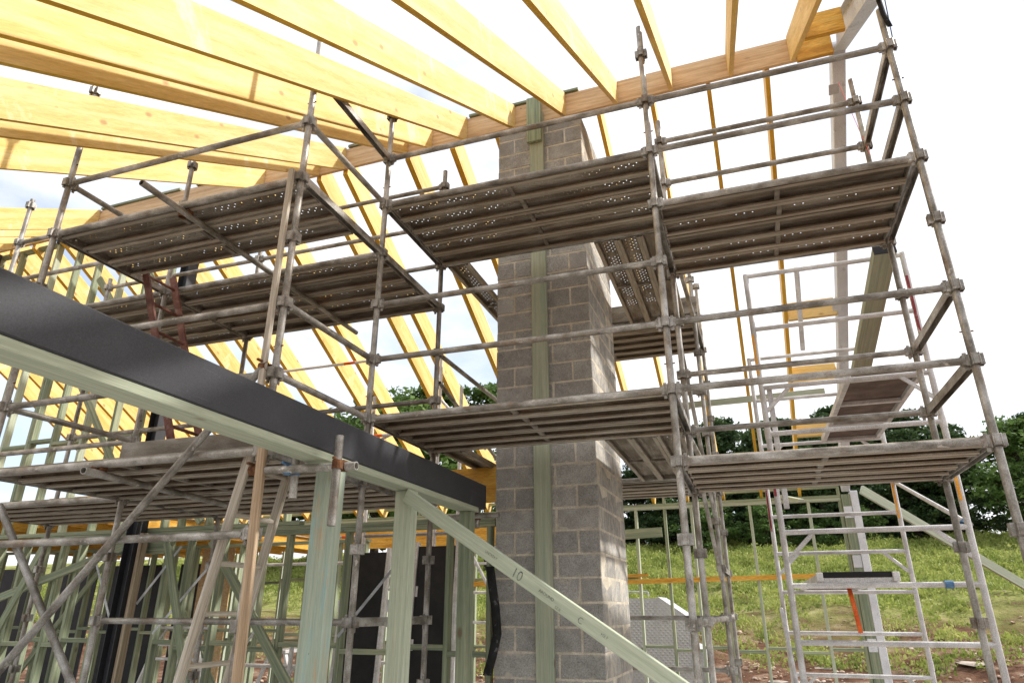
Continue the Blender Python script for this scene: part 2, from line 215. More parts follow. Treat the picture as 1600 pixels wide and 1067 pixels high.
def checkermat():
    m, n, l = nodes_of('checkerplate'); b = n['Principled BSDF']
    t = n.new('ShaderNodeTexCoord'); mpn = n.new('ShaderNodeMapping'); mpn.inputs['Rotation'].default_value = (0, R(45), 0); l.new(t.outputs['Object'], mpn.inputs['Vector'])
    ck = n.new('ShaderNodeTexVoronoi'); ck.inputs['Scale'].default_value = 17; ck.inputs['Randomness'].default_value = 0.0; l.new(mpn.outputs[0], ck.inputs['Vector'])
    nz = n.new('ShaderNodeTexNoise'); nz.inputs['Scale'].default_value = 3; l.new(t.outputs['Object'], nz.inputs['Vector'])
    rp = n.new('ShaderNodeValToRGB'); rp.color_ramp.elements[0].color = (0.46, 0.46, 0.47, 1); rp.color_ramp.elements[1].color = (0.64, 0.64, 0.65, 1); l.new(nz.outputs['Fac'], rp.inputs['Fac']); l.new(rp.outputs['Color'], b.inputs['Base Color'])
    mr = n.new('ShaderNodeMapRange'); mr.inputs['From Min'].default_value = 0.15; mr.inputs['From Max'].default_value = 0.35; mr.inputs['To Min'].default_value = 1; mr.inputs['To Max'].default_value = 0; l.new(ck.outputs['Distance'], mr.inputs['Value'])
    bp = n.new('ShaderNodeBump'); bp.inputs['Strength'].default_value = 0.7; bp.inputs['Distance'].default_value = 0.01; l.new(mr.outputs[0], bp.inputs['Height']); l.new(bp.outputs[0], b.inputs['Normal'])
    b.inputs['Metallic'].default_value = 0.5; b.inputs['Roughness'].default_value = 0.42
    MATS['checkerplate'] = m
checkermat()

# ------------------------------------------------------------------ mesh and object helpers
I4 = Matrix.Identity(4)
BF = Matrix.Rotation(R(-1.0), 4, 'Z')          # the house stands one degree off the scaffold's grid
WM = {}
CACHE = {}
def mesh(verts, faces, mat, smooth=False, name='m'):
    me = bpy.data.meshes.new(name); me.from_pydata(verts, [], faces); me.materials.append(MATS[mat])
    if smooth: me.polygons.foreach_set('use_smooth', [True] * len(me.polygons))
    me.update(); return me
def put(name, me, M=I4, parent=None, label=None, cat=None, group=None, kind=None):
    o = bpy.data.objects.new(name, me); C.objects.link(o)
    if parent is not None:
        o.parent = parent; o.matrix_basis = WM[parent.name].inverted() @ M
    else: o.matrix_basis = M
    WM[o.name] = M.copy()
    if label: o['label'] = label
    if cat: o['category'] = cat
    if group: o['group'] = group
    if kind: o['kind'] = kind
    return o
def thing(name, label, cat, loc, group=None, frame=I4):
    return put(name, None, frame @ Matrix.Translation(loc), None, label, cat, group)
def axes(p0, p1, up=(0, 0, 1)):
    p0, p1 = Vector(p0), Vector(p1); x = (p1 - p0).normalized(); u = Vector(up)
    if abs(x.dot(u.normalized())) > 0.995: u = Vector((0, 1, 0))
    y = u.cross(x).normalized(); z = x.cross(y)
    return Matrix(((x.x, y.x, z.x, p0.x), (x.y, y.y, z.y, p0.y), (x.z, y.z, z.z, p0.z), (0, 0, 0, 1))), (p1 - p0).length
def cbox_vf(x0, x1, y0, y1, z0, z1, c=0.003):
    """chamfered box: 24 verts, 26 faces"""
    V = []; idx = {}
    for ix, X in enumerate((x0, x1)):
        for iy, Y in enumerate((y0, y1)):
            for iz, Z in enumerate((z0, z1)):
                sx, sy, sz = (1 if ix == 0 else -1), (1 if iy == 0 else -1), (1 if iz == 0 else -1)
                for a in range(3):
                    p = [X + sx * c * (a != 0), Y + sy * c * (a != 1), Z + sz * c * (a != 2)]
                    idx[(ix, iy, iz, a)] = len(V); V.append(tuple(p))
    F = []
    def q(*ks): F.append(tuple(idx[k] for k in ks))
    q((0,0,0,0),(0,0,1,0),(0,1,1,0),(0,1,0,0)); q((1,0,0,0),(1,1,0,0),(1,1,1,0),(1,0,1,0))
    q((0,0,0,1),(1,0,0,1),(1,0,1,1),(0,0,1,1)); q((0,1,0,1),(0,1,1,1),(1,1,1,1),(1,1,0,1))
    q((0,0,0,2),(0,1,0,2),(1,1,0,2),(1,0,0,2)); q((0,0,1,2),(1,0,1,2),(1,1,1,2),(0,1,1,2))
    for j in (0, 1):
        for k in (0, 1):
            q((0,j,k,1),(1,j,k,1),(1,j,k,2),(0,j,k,2)); q((j,0,k,0),(j,1,k,0),(j,1,k,2),(j,0,k,2)); q((j,k,0,0),(j,k,1,0),(j,k,1,1),(j,k,0,1))
    for i in (0, 1):
        for j in (0, 1):
            for k in (0, 1): q((i,j,k,0),(i,j,k,1),(i,j,k,2))
    return V, F
def fixn(me):
    import bmesh
    bm = bmesh.new(); bm.from_mesh(me); bmesh.ops.recalc_face_normals(bm, faces=bm.faces); bm.to_mesh(me); bm.free(); return me
def joinvf(parts):
    V, F = [], []
    for v, f in parts:
        o = len(V); V += v; F += [tuple(i + o for i in q) for q in f]
    return V, F
def xform(vf, M):
    return [tuple(M @ Vector(v)) for v in vf[0]], vf[1]
def box_me(L, w, d, mat, c=0.003):
    k = ('box', round(L, 3), round(w, 4), round(d, 4), mat, c)
    if k not in CACHE: CACHE[k] = fixn(mesh(*cbox_vf(0, L, -w / 2, w / 2, -d / 2, d / 2, c), mat, name='lumber'))
    return CACHE[k]
def beam(name, p0, p1, w, d, mat, parent=None, up=(0, 0, 1), fr=I4, c=0.003, **kw):
    """straight member from p0 to p1: w across, d along 'up'"""
    M, L = axes(p0, p1, up)
    return put(name, box_me(L, w, d, mat, c), fr @ M, parent, **kw)
def tube_vf(L, r, n=14, th=0.004, x0=0.0):
    V, F = [], []
    for X, rr in ((x0, r), (L, r), (L, r - th), (x0, r - th), (x0 + min(0.12, L / 3), r - th), (L - min(0.12, L / 3), r - th)):
        for i in range(n):
            a = 2 * math.pi * i / n; V.append((X, rr * math.cos(a), rr * math.sin(a)))
    for i in range(n):
        j = (i + 1) % n
        F += [(i, n + i, n + j, j), (n + i, 2 * n + i, 2 * n + j, n + j), (3 * n + i, i, j, 3 * n + j), (3 * n + j, 4 * n + j, 4 * n + i, 3 * n + i), (2 * n + i, 5 * n + i, 5 * n + j, 2 * n + j)]
    F += [tuple(4 * n + i for i in range(n)), tuple(5 * n + n - 1 - i for i in range(n))]
    return V, F
def smooth_by(me, ang=35):
    me.polygons.foreach_set('use_smooth', [True] * len(me.polygons))
    try: me.set_sharp_from_angle(angle=R(ang))
    except Exception: pass
    return me
def tube_me(L, r, mat, n=14):
    k = ('tube', round(L, 3), r, mat, n)
    if k not in CACHE: CACHE[k] = smooth_by(fixn(mesh(*tube_vf(L, r, n), mat, name='tube')))
    return CACHE[k]
def tube(name, p0, p1, r, mat, parent=None, fr=I4, n=14, **kw):
    M, L = axes(p0, p1); return put(name, tube_me(L, r, mat, n), fr @ M, parent, **kw)
BX = lambda a, b, c, d, e, f, ch=0.002: cbox_vf(a, b, c, d, e, f, ch)
def ledger_me(L, mat='galv', r=0.0242):
    k = ('ledger', round(L, 3), mat)
    if k not in CACHE:
        ps = [tube_vf(L - 0.062, r, 14, x0=0.062)]
        for s in (0, 1):
            P = [BX(0.026, 0.072, -0.020, 0.020, -0.034, 0.034, 0.006), BX(0.034, 0.056, -0.005, 0.005, -0.062, 0.052), BX(0.026, 0.034, -0.028, 0.028, -0.040, 0.030)]
            T = I4 if s == 0 else Matrix.Translation((L, 0, 0)) @ Matrix.Rotation(math.pi, 4, 'Z')
            ps += [xform(p, T) for p in P]
        CACHE[k] = smooth_by(fixn(mesh(*joinvf(ps), mat, name='ledger')))
    return CACHE[k]
def ledger(p0, p1, parent, name='ledger', mat='galv'):
    M, L = axes(p0, p1); return put(name, ledger_me(L, mat), M, parent)
def channel_me(L, mat='galv', w=0.05, d=0.06, t=0.006):
    k = ('chan', round(L, 3), mat, w, d)
    if k not in CACHE:
        a, b = 0.032, L - 0.032
        ps = [BX(a, b, -w / 2, w / 2, d / 2 - t, d / 2, 0.001), BX(a, b, -w / 2, -w / 2 + t, -d / 2, d / 2 - t, 0.001), BX(a, b, w / 2 - t, w / 2, -d / 2, d / 2 - t, 0.001),
              BX(0.024, 0.075, -0.020, 0.020, -0.036, 0.024, 0.005), BX(L - 0.075, L - 0.024, -0.020, 0.020, -0.036, 0.024, 0.005), BX(0.034, 0.056, -0.005, 0.005, -0.07, 0.05), BX(L - 0.056, L - 0.034, -0.005, 0.005, -0.07, 0.05)]
        CACHE[k] = fixn(mesh(*joinvf(ps), mat, name='channel'))
    return CACHE[k]
def transom(p0, p1, parent):
    M, L = axes(p0, p1); return put('transom', channel_me(L), M, parent)
def extrude_me(prof, y0, y1, mat, name='prism'):
    """closed (x,z) outline extruded along y"""
    n = len(prof); V = [(x, y0, z) for x, z in prof] + [(x, y1, z) for x, z in prof]
    F = [tuple(range(n)), tuple(range(2 * n - 1, n - 1, -1))] + [(i, (i + 1) % n, n + (i + 1) % n, n + i) for i in range(n)]
    return fixn(mesh(V, F, mat, name=name))

# ------------------------------------------------------------------ ground, hill, slab
def hz(x, y):
    t = np.clip((y - 14.0) / 34.0, 0, 1.25)
    z = 5.5 * np.where(t < 0.12, t * t / 0.24 * 1.0, t - 0.06) / 0.94
    z = np.where(y > 49, 5.5 - (y - 49) * 0.02 + 0.05, z)
    z = np.where(y < 14, 0, z)
    wob = (0.16 * np.sin(x * 0.9 + y * 0.5) + 0.12 * np.sin(x * 0.37 - y * 0.8 + 1.3) + 0.05 * np.sin(x * 2.7 + y * 1.9)) * np.clip((y - 14.5) / 4, 0, 1)
    return z + wob - 0.03
xs = np.concatenate([[-900, -500, -250, -120, -70], np.arange(-45, 45, 0.6), [50, 70, 120, 250, 500, 900]])
ys = np.concatenate([[-600, -300, -120, -60, -30, -12, -4, 2, 8, 12, 13.5], np.arange(14, 56, 0.5), [60, 80, 130, 250, 500, 1200]])
X, Y = np.meshgrid(xs, ys); Zg = np.maximum(hz(X, Y), -25)
V = np.stack([X, Y, Zg], -1).reshape(-1, 3); nx = len(xs)
F = [(j * nx + i, j * nx + i + 1, (j + 1) * nx + i + 1, (j + 1) * nx + i) for j in range(len(ys) - 1) for i in range(nx - 1)]
put('ground', mesh(V.tolist(), F, 'hill_soil', smooth=True), kind='structure')
put('floor_slab', fixn(mesh(*cbox_vf(-14.5, 1.75, -2.0, 12.35, -0.25, 0.0, 0.01), 'concrete')), BF, kind='structure')

# weeds and stones on the bank (uncountable)
def scatter(n, xr, yr):
    x = rng.uniform(*xr, n); y = rng.uniform(*yr, n); return x, y
def nz2(x, y, s):
    return (np.sin(x * s + 1.7 * np.sin(y * s * 0.7)) + np.sin(y * s * 1.3 + 2.1 * np.sin(x * s * 0.6 + 1))) * 0.25 + 0.5
def quads_mesh(name, P, A, Bv, mat):
    n = len(P); V = np.empty((n, 4, 3)); V[:, 0] = P - A - Bv * 0.5; V[:, 1] = P + A - Bv * 0.2; V[:, 2] = P + A * 0.4 + Bv; V[:, 3] = P - A * 0.6 + Bv * 0.8
    me = bpy.data.meshes.new(name); me.vertices.add(4 * n); me.vertices.foreach_set('co', V.reshape(-1))
    me.loops.add(4 * n); me.loops.foreach_set('vertex_index', np.arange(4 * n, dtype=np.int32)); me.polygons.add(n)
    me.polygons.foreach_set('loop_start', np.arange(0, 4 * n, 4, dtype=np.int32)); me.materials.append(MATS[mat]); me.update(calc_edges=True); me.validate(); return me
def rv(n):
    v = rng.normal(size=(n, 3)); return v / np.linalg.norm(v, axis=1, keepdims=True)
x, y = scatter(15000, (-15, 21), (15.0, 50)); x2, y2 = scatter(3500, (-44, -15), (16, 46)); x = np.concatenate([x, x2]); y = np.concatenate([y, y2]); dens = nz2(x, y, 0.5) * 0.7 + nz2(x, y, 1.7) * 0.6 + (y - 23) / 13 - 0.40
sel = rng.uniform(size=len(x)) < np.clip(dens, 0.03, 1); x, y = x[sel], y[sel]; nc = len(x)
rad = np.abs(rng.normal(0.24, 0.11, nc)) + 0.07; hh = rad * rng.uniform(0.5, 1.35, nc)
cnt = (26 + rad * 90 * np.clip(1.5 - (y - 15) / 40, 0.6, 1.5)).astype(int); idx = np.repeat(np.arange(nc), cnt); n = len(idx)
th = rng.uniform(0, 2 * np.pi, n); rr = np.sqrt(rng.uniform(0, 1, n)); el = np.sqrt(np.clip(1 - rr ** 2, 0, 1)) * rng.uniform(0.35, 1.1, n)
cx = x[idx] + rad[idx] * rr * np.cos(th); cy = y[idx] + rad[idx] * rr * np.sin(th)
P = np.stack([cx, cy, hz(cx, cy) + hh[idx] * el], -1); s = (rng.uniform(0.012, 0.045, n) * (0.75 + y[idx] / 60))[:, None]; A = rv(n) * s; Bv = rv(n) * s * 0.7 + np.array([0, 0, 1.0]) * s * 1.0
put('weeds', quads_mesh('weeds', P, A, Bv, 'weed'), label='low green weeds and grass covering the bank', cat='weeds', kind='stuff')
_g = (1 + 5 ** 0.5) / 2
ICO = np.array([(-1, _g, 0), (1, _g, 0), (-1, -_g, 0), (1, -_g, 0), (0, -1, _g), (0, 1, _g), (0, -1, -_g), (0, 1, -_g), (_g, 0, -1), (_g, 0, 1), (-_g, 0, -1), (-_g, 0, 1)]) / 1.9
ICF = [(0,11,5),(0,5,1),(0,1,7),(0,7,10),(0,10,11),(1,5,9),(5,11,4),(11,10,2),(10,7,6),(7,1,8),(3,9,4),(3,4,2),(3,2,6),(3,6,8),(3,8,9),(4,9,5),(2,4,11),(6,2,10),(8,6,7),(9,8,1)]
def rock_vf(p, s):
    q = ICO * rng.uniform(0.6, 1.15, (12, 1)) * np.array([rng.uniform(.7, 1.3), rng.uniform(.7, 1.2), rng.uniform(.4, .75)]) * s * 0.6
    a = rng.uniform(0, 6.28); c, d = math.cos(a), math.sin(a)
    return [(p[0] + c * u - d * v, p[1] + d * u + c * v, p[2] + w) for u, v, w in q.tolist()], ICF
x, y = scatter(5200, (-12, 14), (13, 27)); ps = []
for a, b in zip(x, y):
    if rng.uniform() < np.clip(1.15 - (b - 15) / 9, 0.06, 1) * (0.4 + nz2(a, b, 1.1)):
        ps.append(rock_vf((a, b, float(hz(np.array(a), np.array(b))) + 0.02), abs(rng.normal(0, 0.05)) + 0.03))
put('stones', mesh(*joinvf(ps), 'rock'), label='loose brown stones strewn over the bare soil', cat='stones', kind='stuff')
for (a, b, s, lab) in [(1.35, 19.2, 0.5, 'flat pale rock in the bare soil beside the green rear wall'), (4.2, 18.2, 0.6, 'pale flat rock low on the bank right of the aluminium tower'), (0.2, 16.4, 0.42, 'pale broken rock at the foot of the bank behind the scaffold standards')]:
    v, f = rock_vf((0, 0, 0), s); put('rock', mesh(v, f, 'rockpale'), Matrix.Translation((a, b, float(hz(np.array(a), np.array(b))))) @ Matrix.Scale(0.22, 4, (0, 0, 1)), label=lab, cat='rock')

# ------------------------------------------------------------------ house: roof frame
TP = math.tan(R(30)); CP, SP = math.cos(R(30)), math.sin(R(30))
RT, RB, PL = 7.15, 6.82, 0.33
roof = thing('roof_frame', 'yellow timber rafters rising both sides to a long pine ridge beam', 'roof frame', (-5.5, 6.02, 6.8), frame=BF)
def rafter_me(L, mat, w=0.045, plumb=PL):
    k = ('raft', L, mat, w, plumb)
    if k in CACHE: return CACHE[k]
    a = (plumb * SP, -plumb * CP); h = w / 2
    o = [(0, 0), (L, 0), (L, -plumb * CP), a]
    V = [(p[0], -h, p[1]) for p in o] + [(p[0], h, p[1]) for p in o]
    me = fixn(mesh(V, [(0, 1, 2, 3), (7, 6, 5, 4), (0, 4, 5, 1), (1, 5, 6, 2), (2, 6, 7, 3), (3, 7, 4, 0)], mat)); me.materials.append(MATS['lvl_edge'])
    for p in me.polygons: p.material_index = 0 if abs(p.normal.y) > 0.9 else 1     # the veneer edges are sealed a deeper yellow
    CACHE[k] = me; return CACHE[k]
def rafter(xc, side, L, mat='lvl', parent=roof, name='rafter', w=0.045, plumb=PL, y0=None, top=RT):
    s = -1 if side == 'front' else 1
    yy = (6.0 if s < 0 else 6.048) if y0 is None else y0
    xa = Vector((0, s * CP, -SP)); za = Vector((0, s * SP, CP)); ya = za.cross(xa)
    M = Matrix(((xa.x, ya.x, za.x, xc), (xa.y, ya.y, za.y, yy), (xa.z, ya.z, za.z, top), (0, 0, 0, 1)))
    return put(name, rafter_me(L, mat, w, plumb), BF @ M, parent)
for xr in (0.92, 0.31, -0.31, -0.913, -1.515, -2.131, -2.745, -3.21, -3.54, -4.45, -4.83, -5.72, -8.72, -9.3, -9.9, -10.5, -11.1, -11.7): rafter(xr - 0.0225, 'front', 7.6)
for xl in (0.625, 0.03, -0.58, -1.18, -2.41, -2.99, -3.6, -4.5, -4.9, -5.83, -6.22, -7.15, -7.7, -8.3, -8.92, -9.5, -10.1, -10.6, -11.05, -11.5, -12.0, -12.5, -13.07): rafter(xl + (0.0225 if xl > -2.5 else 0.034), 'rear', 7.2, w=0.045 if xl > -2.5 else 0.068, plumb=0.33 if xl > -2.5 else 0.375)
rafter(-1.74, 'rear', 5.9, y0=7.23, top=RT - (7.23 - 6.048) * TP)
beam('ridge_beam', (-13.4, 6.024, 6.985), (1.25, 6.024, 6.985), 0.042, 0.30, 'pine', roof, fr=BF)
for a, b in ((-6.9, -5.75), (-4.42, -3.95), (-2.72, -1.36), (-8.7, -7.2)): beam('ridge_packer', (a, 6.024, 7.158), (b, 6.024, 7.158), 0.09, 0.035, 'greenwood', roof, fr=BF)
# yellow blocking by the steel end frame
beam('blocking', (0.925, 5.92, 6.86), (1.262, 5.92, 6.86), 0.045, 0.26, 'lvl_orange', roof, fr=BF)
beam('blocking', (0.925, 5.30, 6.55), (1.262, 5.30, 6.55), 0.045, 0.26, 'lvl_orange', roof, fr=BF)
for yb in (8.95, 9.95, 10.9):
    zb = RT - (yb - 6.05) * TP - 0.20
    beam('blocking', (0.672, yb, zb), (1.262, yb, zb), 0.045, 0.29, 'lvl', roof, up=(0, 0.3, 0.95), fr=BF)
# steel end frame
st = thing('steel_end_frame', 'pale grey steel rafters and column closing the right end of the roof', 'steel frame', (1.45, 12.1, 0), frame=BF)
def isec(name, p0, p1, w, d, mat, parent, up):
    M, L = axes(p0, p1, up); t = 0.010
    V, Fc = joinvf([BX(0, L, -w / 2, w / 2, d / 2 - t, d / 2, 0.001), BX(0, L, -w / 2, w / 2, -d / 2, -d / 2 + t, 0.001), BX(0, L, -0.004, 0.004, -d / 2 + t, d / 2 - t, 0.001)])
    return put(name, fixn(mesh(V, Fc, mat)), BF @ M, parent)
isec('front_rafter', (1.335, 6.02, 6.97), (1.335, -0.4, 6.97 - 6.42 * TP), 0.13, 0.25, 'greysteel', st, (0, 0, 1))
beam('rear_rafter', (1.332, 6.03, 6.93), (1.332, 12.1, 6.93 - 6.07 * TP), 0.125, 0.20, 'greysteel', st, fr=BF, c=0.008)
beam('column', (1.435, 12.1, 0), (1.435, 12.1, 3.35), 0.19, 0.11, 'greysteel', st, up=(1, 0, 0), fr=BF, c=0.006)
beam('infill', (1.312, 12.06, 0), (1.312, 12.06, 3.3), 0.10, 0.13, 'greenwood', st, up=(1, 0, 0), fr=BF)
for zc in (3.02, 2.28, 1.10): beam('cleat', (1.312, 12.004, zc - 0.09), (1.312, 12.004, zc + 0.09), 0.006, 0.12, 'greysteel', st, up=(1, 0, 0), fr=BF)
def cleat(y, z):
    M = BF @ Matrix.Translation((1.20, y, z)) @ Matrix.Rotation(R(-30), 4, 'X')
    put('cleat', box_me(0.10, 0.11, 0.008, 'greysteel'), M, st)
cleat(6.2, 6.52); cleat(7.05, 6.02); cleat(8.75, 5.18); cleat(9.75, 4.58)

# ------------------------------------------------------------------ chimney
ch = thing('block_chimney', 'tall grey concrete block chimney with rough mortar joints', 'chimney', (-1.85, 6.6, 0), frame=BF)
CX0, CX1, CY0, CY1 = -2.338, -1.348, 6.0, 7.19
put('mortar_core', fixn(mesh(*cbox_vf(CX0 + 0.0035, CX1 - 0.0035, CY0 + 0.0035, CY1 - 0.0035, 0, 6.80, 0.01), 'mortar')), BF, ch)
def blk(x0, x1, y0, y1, z0, z1, parent=ch):
    k = ('blk', round(x1 - x0, 3), round(y1 - y0, 3), round(z1 - z0, 3), rng.integers(3))
    if k not in CACHE:
        v, f = cbox_vf(0.0025, x1 - x0 - 0.0025, 0, y1 - y0, 0, z1 - z0 - 0.005, 0.005); v = [tuple(np.array(p) + rng.normal(0, 0.0012, 3)) for p in v]; CACHE[k] = fixn(mesh(v, f, 'block'))
    j = np.clip(rng.normal(0, 0.0008, 2), -0.001, 0.001)
    return put('block', CACHE[k], BF @ Matrix.Translation((x0 + j[0], y0 + j[1], z0)) @ Matrix.Rotation(float(np.clip(rng.normal(0, 0.002), -0.003, 0.003)), 4, 'Z'), parent)
rest = []
for kc in range(-1, 34):
    z0 = 0.06 + 0.2 * kc; z1 = min(z0 + 0.19, 6.80); z0 = max(z0, 0.0)
    if z1 - z0 < 0.04: continue
    if kc % 2:
        fr_ = [(0, .39), (.40, .59), (.60, .99)]; sd = [(.20, .59), (.60, .99), (1.0, 1.19)]
    else:
        fr_ = [(0, .19), (.20, .49), (.50, .79), (.80, .99)]; sd = [(.40, .79), (.80, 1.19)]
    for i, (a, b) in enumerate(fr_):
        dep = 0.19 if (kc % 2 or 0 < i < 3) else 0.39
        blk(CX0 + a, CX0 + b, CY0, CY0 + dep, z0, z1)
    for a, b in sd:
        blk(CX1 - 0.19, CX1, CY0 + a, CY0 + b, z0, z1)
        rest.append(cbox_vf(CX0, CX0 + 0.19, CY0 + a, CY0 + b, z0, z1, 0.006))
    rest.append(cbox_vf(CX0 + 0.2, CX0 + 0.49, CY1 - 0.19, CY1, z0, z1, 0.006)); rest.append(cbox_vf(CX0 + 0.5, CX1 - 0.2, CY1 - 0.19, CY1, z0, z1, 0.006))
put('block_faces', fixn(mesh(*joinvf(rest), 'block')), BF, ch, kind='stuff')
# green batten up the chimney face and its top cleat
beam('timber_batten', (-1.86, 5.972, 0), (-1.86, 5.972, 6.93), 0.045, 0.16, 'battenwood', None, up=(1, 0, 0), fr=BF, label='long green timber batten fixed up the front face of the chimney', cat='batten')
beam('timber_cleat', (-1.875, 5.925, 6.50), (-1.875, 5.925, 7.12), 0.042, 0.17, 'greenwood', None, up=(1, 0, 0), fr=BF, label='short green timber block nailed over the top of the chimney batten', cat='timber block')

# ------------------------------------------------------------------ stud walls
def stud(w, x, z0, z1, y, mat='greenwood', wd=0.045, dp=0.09):
    return beam('stud', (x, y, z0), (x, y, z1), dp, wd, mat, w, up=(1, 0, 0), fr=BF)
def plate(w, x0, x1, z, y, mat='greenwood', name='plate', dp=0.09):
    return beam(name, (x0, y, z), (x1, y, z), dp, 0.045, mat, w, fr=BF)
# middle wall under the ridge
mw = thing('lower_stud_wall', 'green timber stud wall standing left of the chimney below the lower platforms', 'stud wall', (-6.5, 6.15, 0), frame=BF)
SX = [-10.6, -10.1, -9.6, -9.1, -8.65, -8.32, -8.0, -7.7, -7.25, -6.35, -6.05, -5.58, -5.18, -4.72, -4.0, -3.45, -2.86, -2.44]
for i, x in enumerate(SX): stud(mw, x, 0.045, 2.33, 6.15)
plate(mw, -10.7, -2.38, 0.022, 6.15); plate(mw, -10.7, -2.38, 2.353, 6.15, 'greenwood'); plate(mw, -8.4, -2.38, 2.399, 6.148)
for i in range(len(SX) - 1):
    if SX[i] != -7.25: plate(mw, SX[i] + 0.0225, SX[i + 1] - 0.0225, 1.22 + 0.05 * (i % 2), 6.15, name='noggin')
beam('brace', (-8.9, 6.075, 1.70), (-6.9, 6.075, 2.28), 0.035, 0.09, 'greenwood', mw, up=(0, 0, 1), fr=BF)
beam('brace', (-5.70, 6.075, 2.30), (-4.45, 6.075, 0.85), 0.035, 0.10, 'greenwood', mw, up=(0, 0, 1), fr=BF)
beam('lintel', (-7.2, 6.15, 2.25), (-6.4, 6.15, 2.25), 0.07, 0.14, 'greenwood', mw, fr=BF)
for (p, q) in (((-6.3, 6.06, 1.35), (-5.6, 6.06, 2.1)), ((-6.6, 6.06, 1.65), (-6.1, 6.06, 2.25)), ((-4.0, 6.09, 1.35), (-3.45, 6.09, 1.95)), ((-7.4, 6.06, 2.2), (-6.95, 6.06, 1.5))):
    beam('strap_brace', p, q, 0.004, 0.03, 'galv_clean', mw, fr=BF)
uw = thing('upper_stud_wall', 'green timber studs rising to the ridge at the far left behind the platforms', 'stud wall', (-8.5, 6.15, 2.45), frame=BF)
for i, x in enumerate([-10.9, -10.4, -9.85, -9.60, -9.12, -8.66, -8.13, -7.64, -7.21]): stud(uw, x, 2.47, 6.78, 6.15, 'greenwood' if i % 3 else 'greenwood_pale')
stud(uw, -9.16 + 0.09, 2.9, 4.9, 6.15)
plate(uw, -11, -6.9, 6.805, 6.15); plate(uw, -11, -4.6, 2.447, 6.15)
for i, (a, b) in enumerate([(-9.58, -9.14), (-9.10, -8.68), (-8.64, -8.15), (-8.11, -7.66), (-7.62, -7.23), (-7.19, -6.9)]):
    plate(uw, a, b, 3.62 + 0.05 * (i % 2), 6.15, name='noggin'); plate(uw, a, b, 5.1 - 0.04 * (i % 2), 6.15, name='noggin')
for x in (-6.5, -6.25, -5.85, -5.5, -5.2, -4.8): stud(uw, x, 2.47, 3.38, 6.15)
plate(uw, -6.6, -4.75, 3.405, 6.15); plate(uw, -6.45, -5.9, 3.02, 6.15, name='noggin'); plate(uw, -5.8, -5.25, 2.95, 6.15, name='noggin')
for p, q in (((-8.5, 6.08, 6.0), (-6.9, 6.08, 4.1)), ((-8.3, 6.07, 4.35), (-6.9, 6.07, 2.6)), ((-8.15, 6.08, 6.7), (-7.3, 6.08, 5.6)), ((-6.6, 6.08, 3.3), (-5.9, 6.08, 2.5))): beam('brace', p, q, 0.035, 0.09, 'greenwood', uw, fr=BF)
# black steel columns
for x, lab in ((-6.76, 'black steel column rising to the ridge beside the left stud wall'), (-10.9, 'black steel column at the far left edge under the ridge')):
    M, L = axes((x, 6.02, 0), (x, 6.02, 6.82), (1, 0, 0)); v, f = joinvf([BX(0, L, -0.075, 0.075, 0.065, 0.075), BX(0, L, -0.075, 0.075, -0.075, -0.065), BX(0, L, -0.005, 0.005, -0.065, 0.065)])
    put('steel_column', fixn(mesh(v, f, 'blacksteel')), BF @ M, label=lab, cat='column')
beam('timber_packer', (-6.63, 6.02, 0), (-6.63, 6.02, 2.4), 0.09, 0.045, 'oldwood', None, up=(1, 0, 0), fr=BF, label='brown timber packer standing against the black steel column', cat='packer')
# rear wall
rw = thing('rear_stud_wall', 'thin green timber stud wall at the back in front of the grassy bank', 'stud wall', (-6.0, 12.1, 0), frame=BF)
RX = [-13.6, -13.0, -12.4, -11.8, -11.2, -10.6, -10.0, -9.4, -8.8, -8.2, -7.5, -6.9, -6.3, -5.7, -5.1, -4.4, -3.8, -3.2, -2.6, -2.06, -1.56, -1.11, -0.65, -0.16, 0.31, 0.75, 1.22]
for i, x in enumerate(RX): stud(rw, x, 0.045, 3.21, 12.1, 'greenwood_pale' if i % 2 else 'greenwood')
plate(rw, -13.7, 1.24, 0.022, 12.1); plate(rw, -13.7, 1.24, 3.233, 12.1, 'greenwood_pale'); plate(rw, -13.7, 1.24, 3.279, 12.1)
for i in range(len(RX) - 1): plate(rw, RX[i] + 0.0225, RX[i + 1] - 0.0225, 0.98 + 0.05 * (i % 2), 12.1, name='noggin')
for i in range(0, len(RX) - 8): plate(rw, RX[i] + 0.0225, RX[i + 1] - 0.0225, 2.1 + 0.05 * (i % 2), 12.1, name='noggin')
for x in RX[::2]: stud(rw, x, 3.301, 3.42, 12.1)
plate(rw, -13.7, 1.24, 3.44, 12.1)
lv = beam('yellow_rail', (-2.6, 12.03, 2.02), (1.2, 12.03, 2.085), 0.04, 0.075, 'lvl_orange', None, fr=BF, label='long yellow timber rail across the rear studs right of the chimney', cat='rail')
beam('yellow_rail', (-2.5, 11.98, 2.115), (-1.9, 11.98, 2.125), 0.04, 0.05, 'lvl_orange', None, fr=BF, label='short yellow timber offcut above the rail beside the chimney', cat='rail')
beam('yellow_rail', (-6.5, 12.03, 2.02), (-2.65, 12.03, 2.02), 0.04, 0.09, 'lvl_orange', None, fr=BF, label='yellow timber rail across the rear studs left of the chimney', cat='rail')
beam('timber_offcut', (-2.3, 12.03, 2.80), (-1.62, 12.03, 2.82), 0.04, 0.16, 'greenwood', None, fr=BF, label='short green board nailed to the rear studs just right of the chimney', cat='board')
beam('timber_offcut', (0.35, 11.9, 3.30), (0.62, 11.4, 3.15), 0.10, 0.045, 'greenwood_pale', None, fr=BF, label='short green timber end poking down at the rear top plate', cat='board')
beam('timber_prop', (1.55, 12.0, 3.36), (6.4, 15.2, 0.35), 0.045, 0.14, 'greenwood_pale', None, fr=BF, label='long pale timber prop leaning from the steel column down onto the bank', cat='prop')
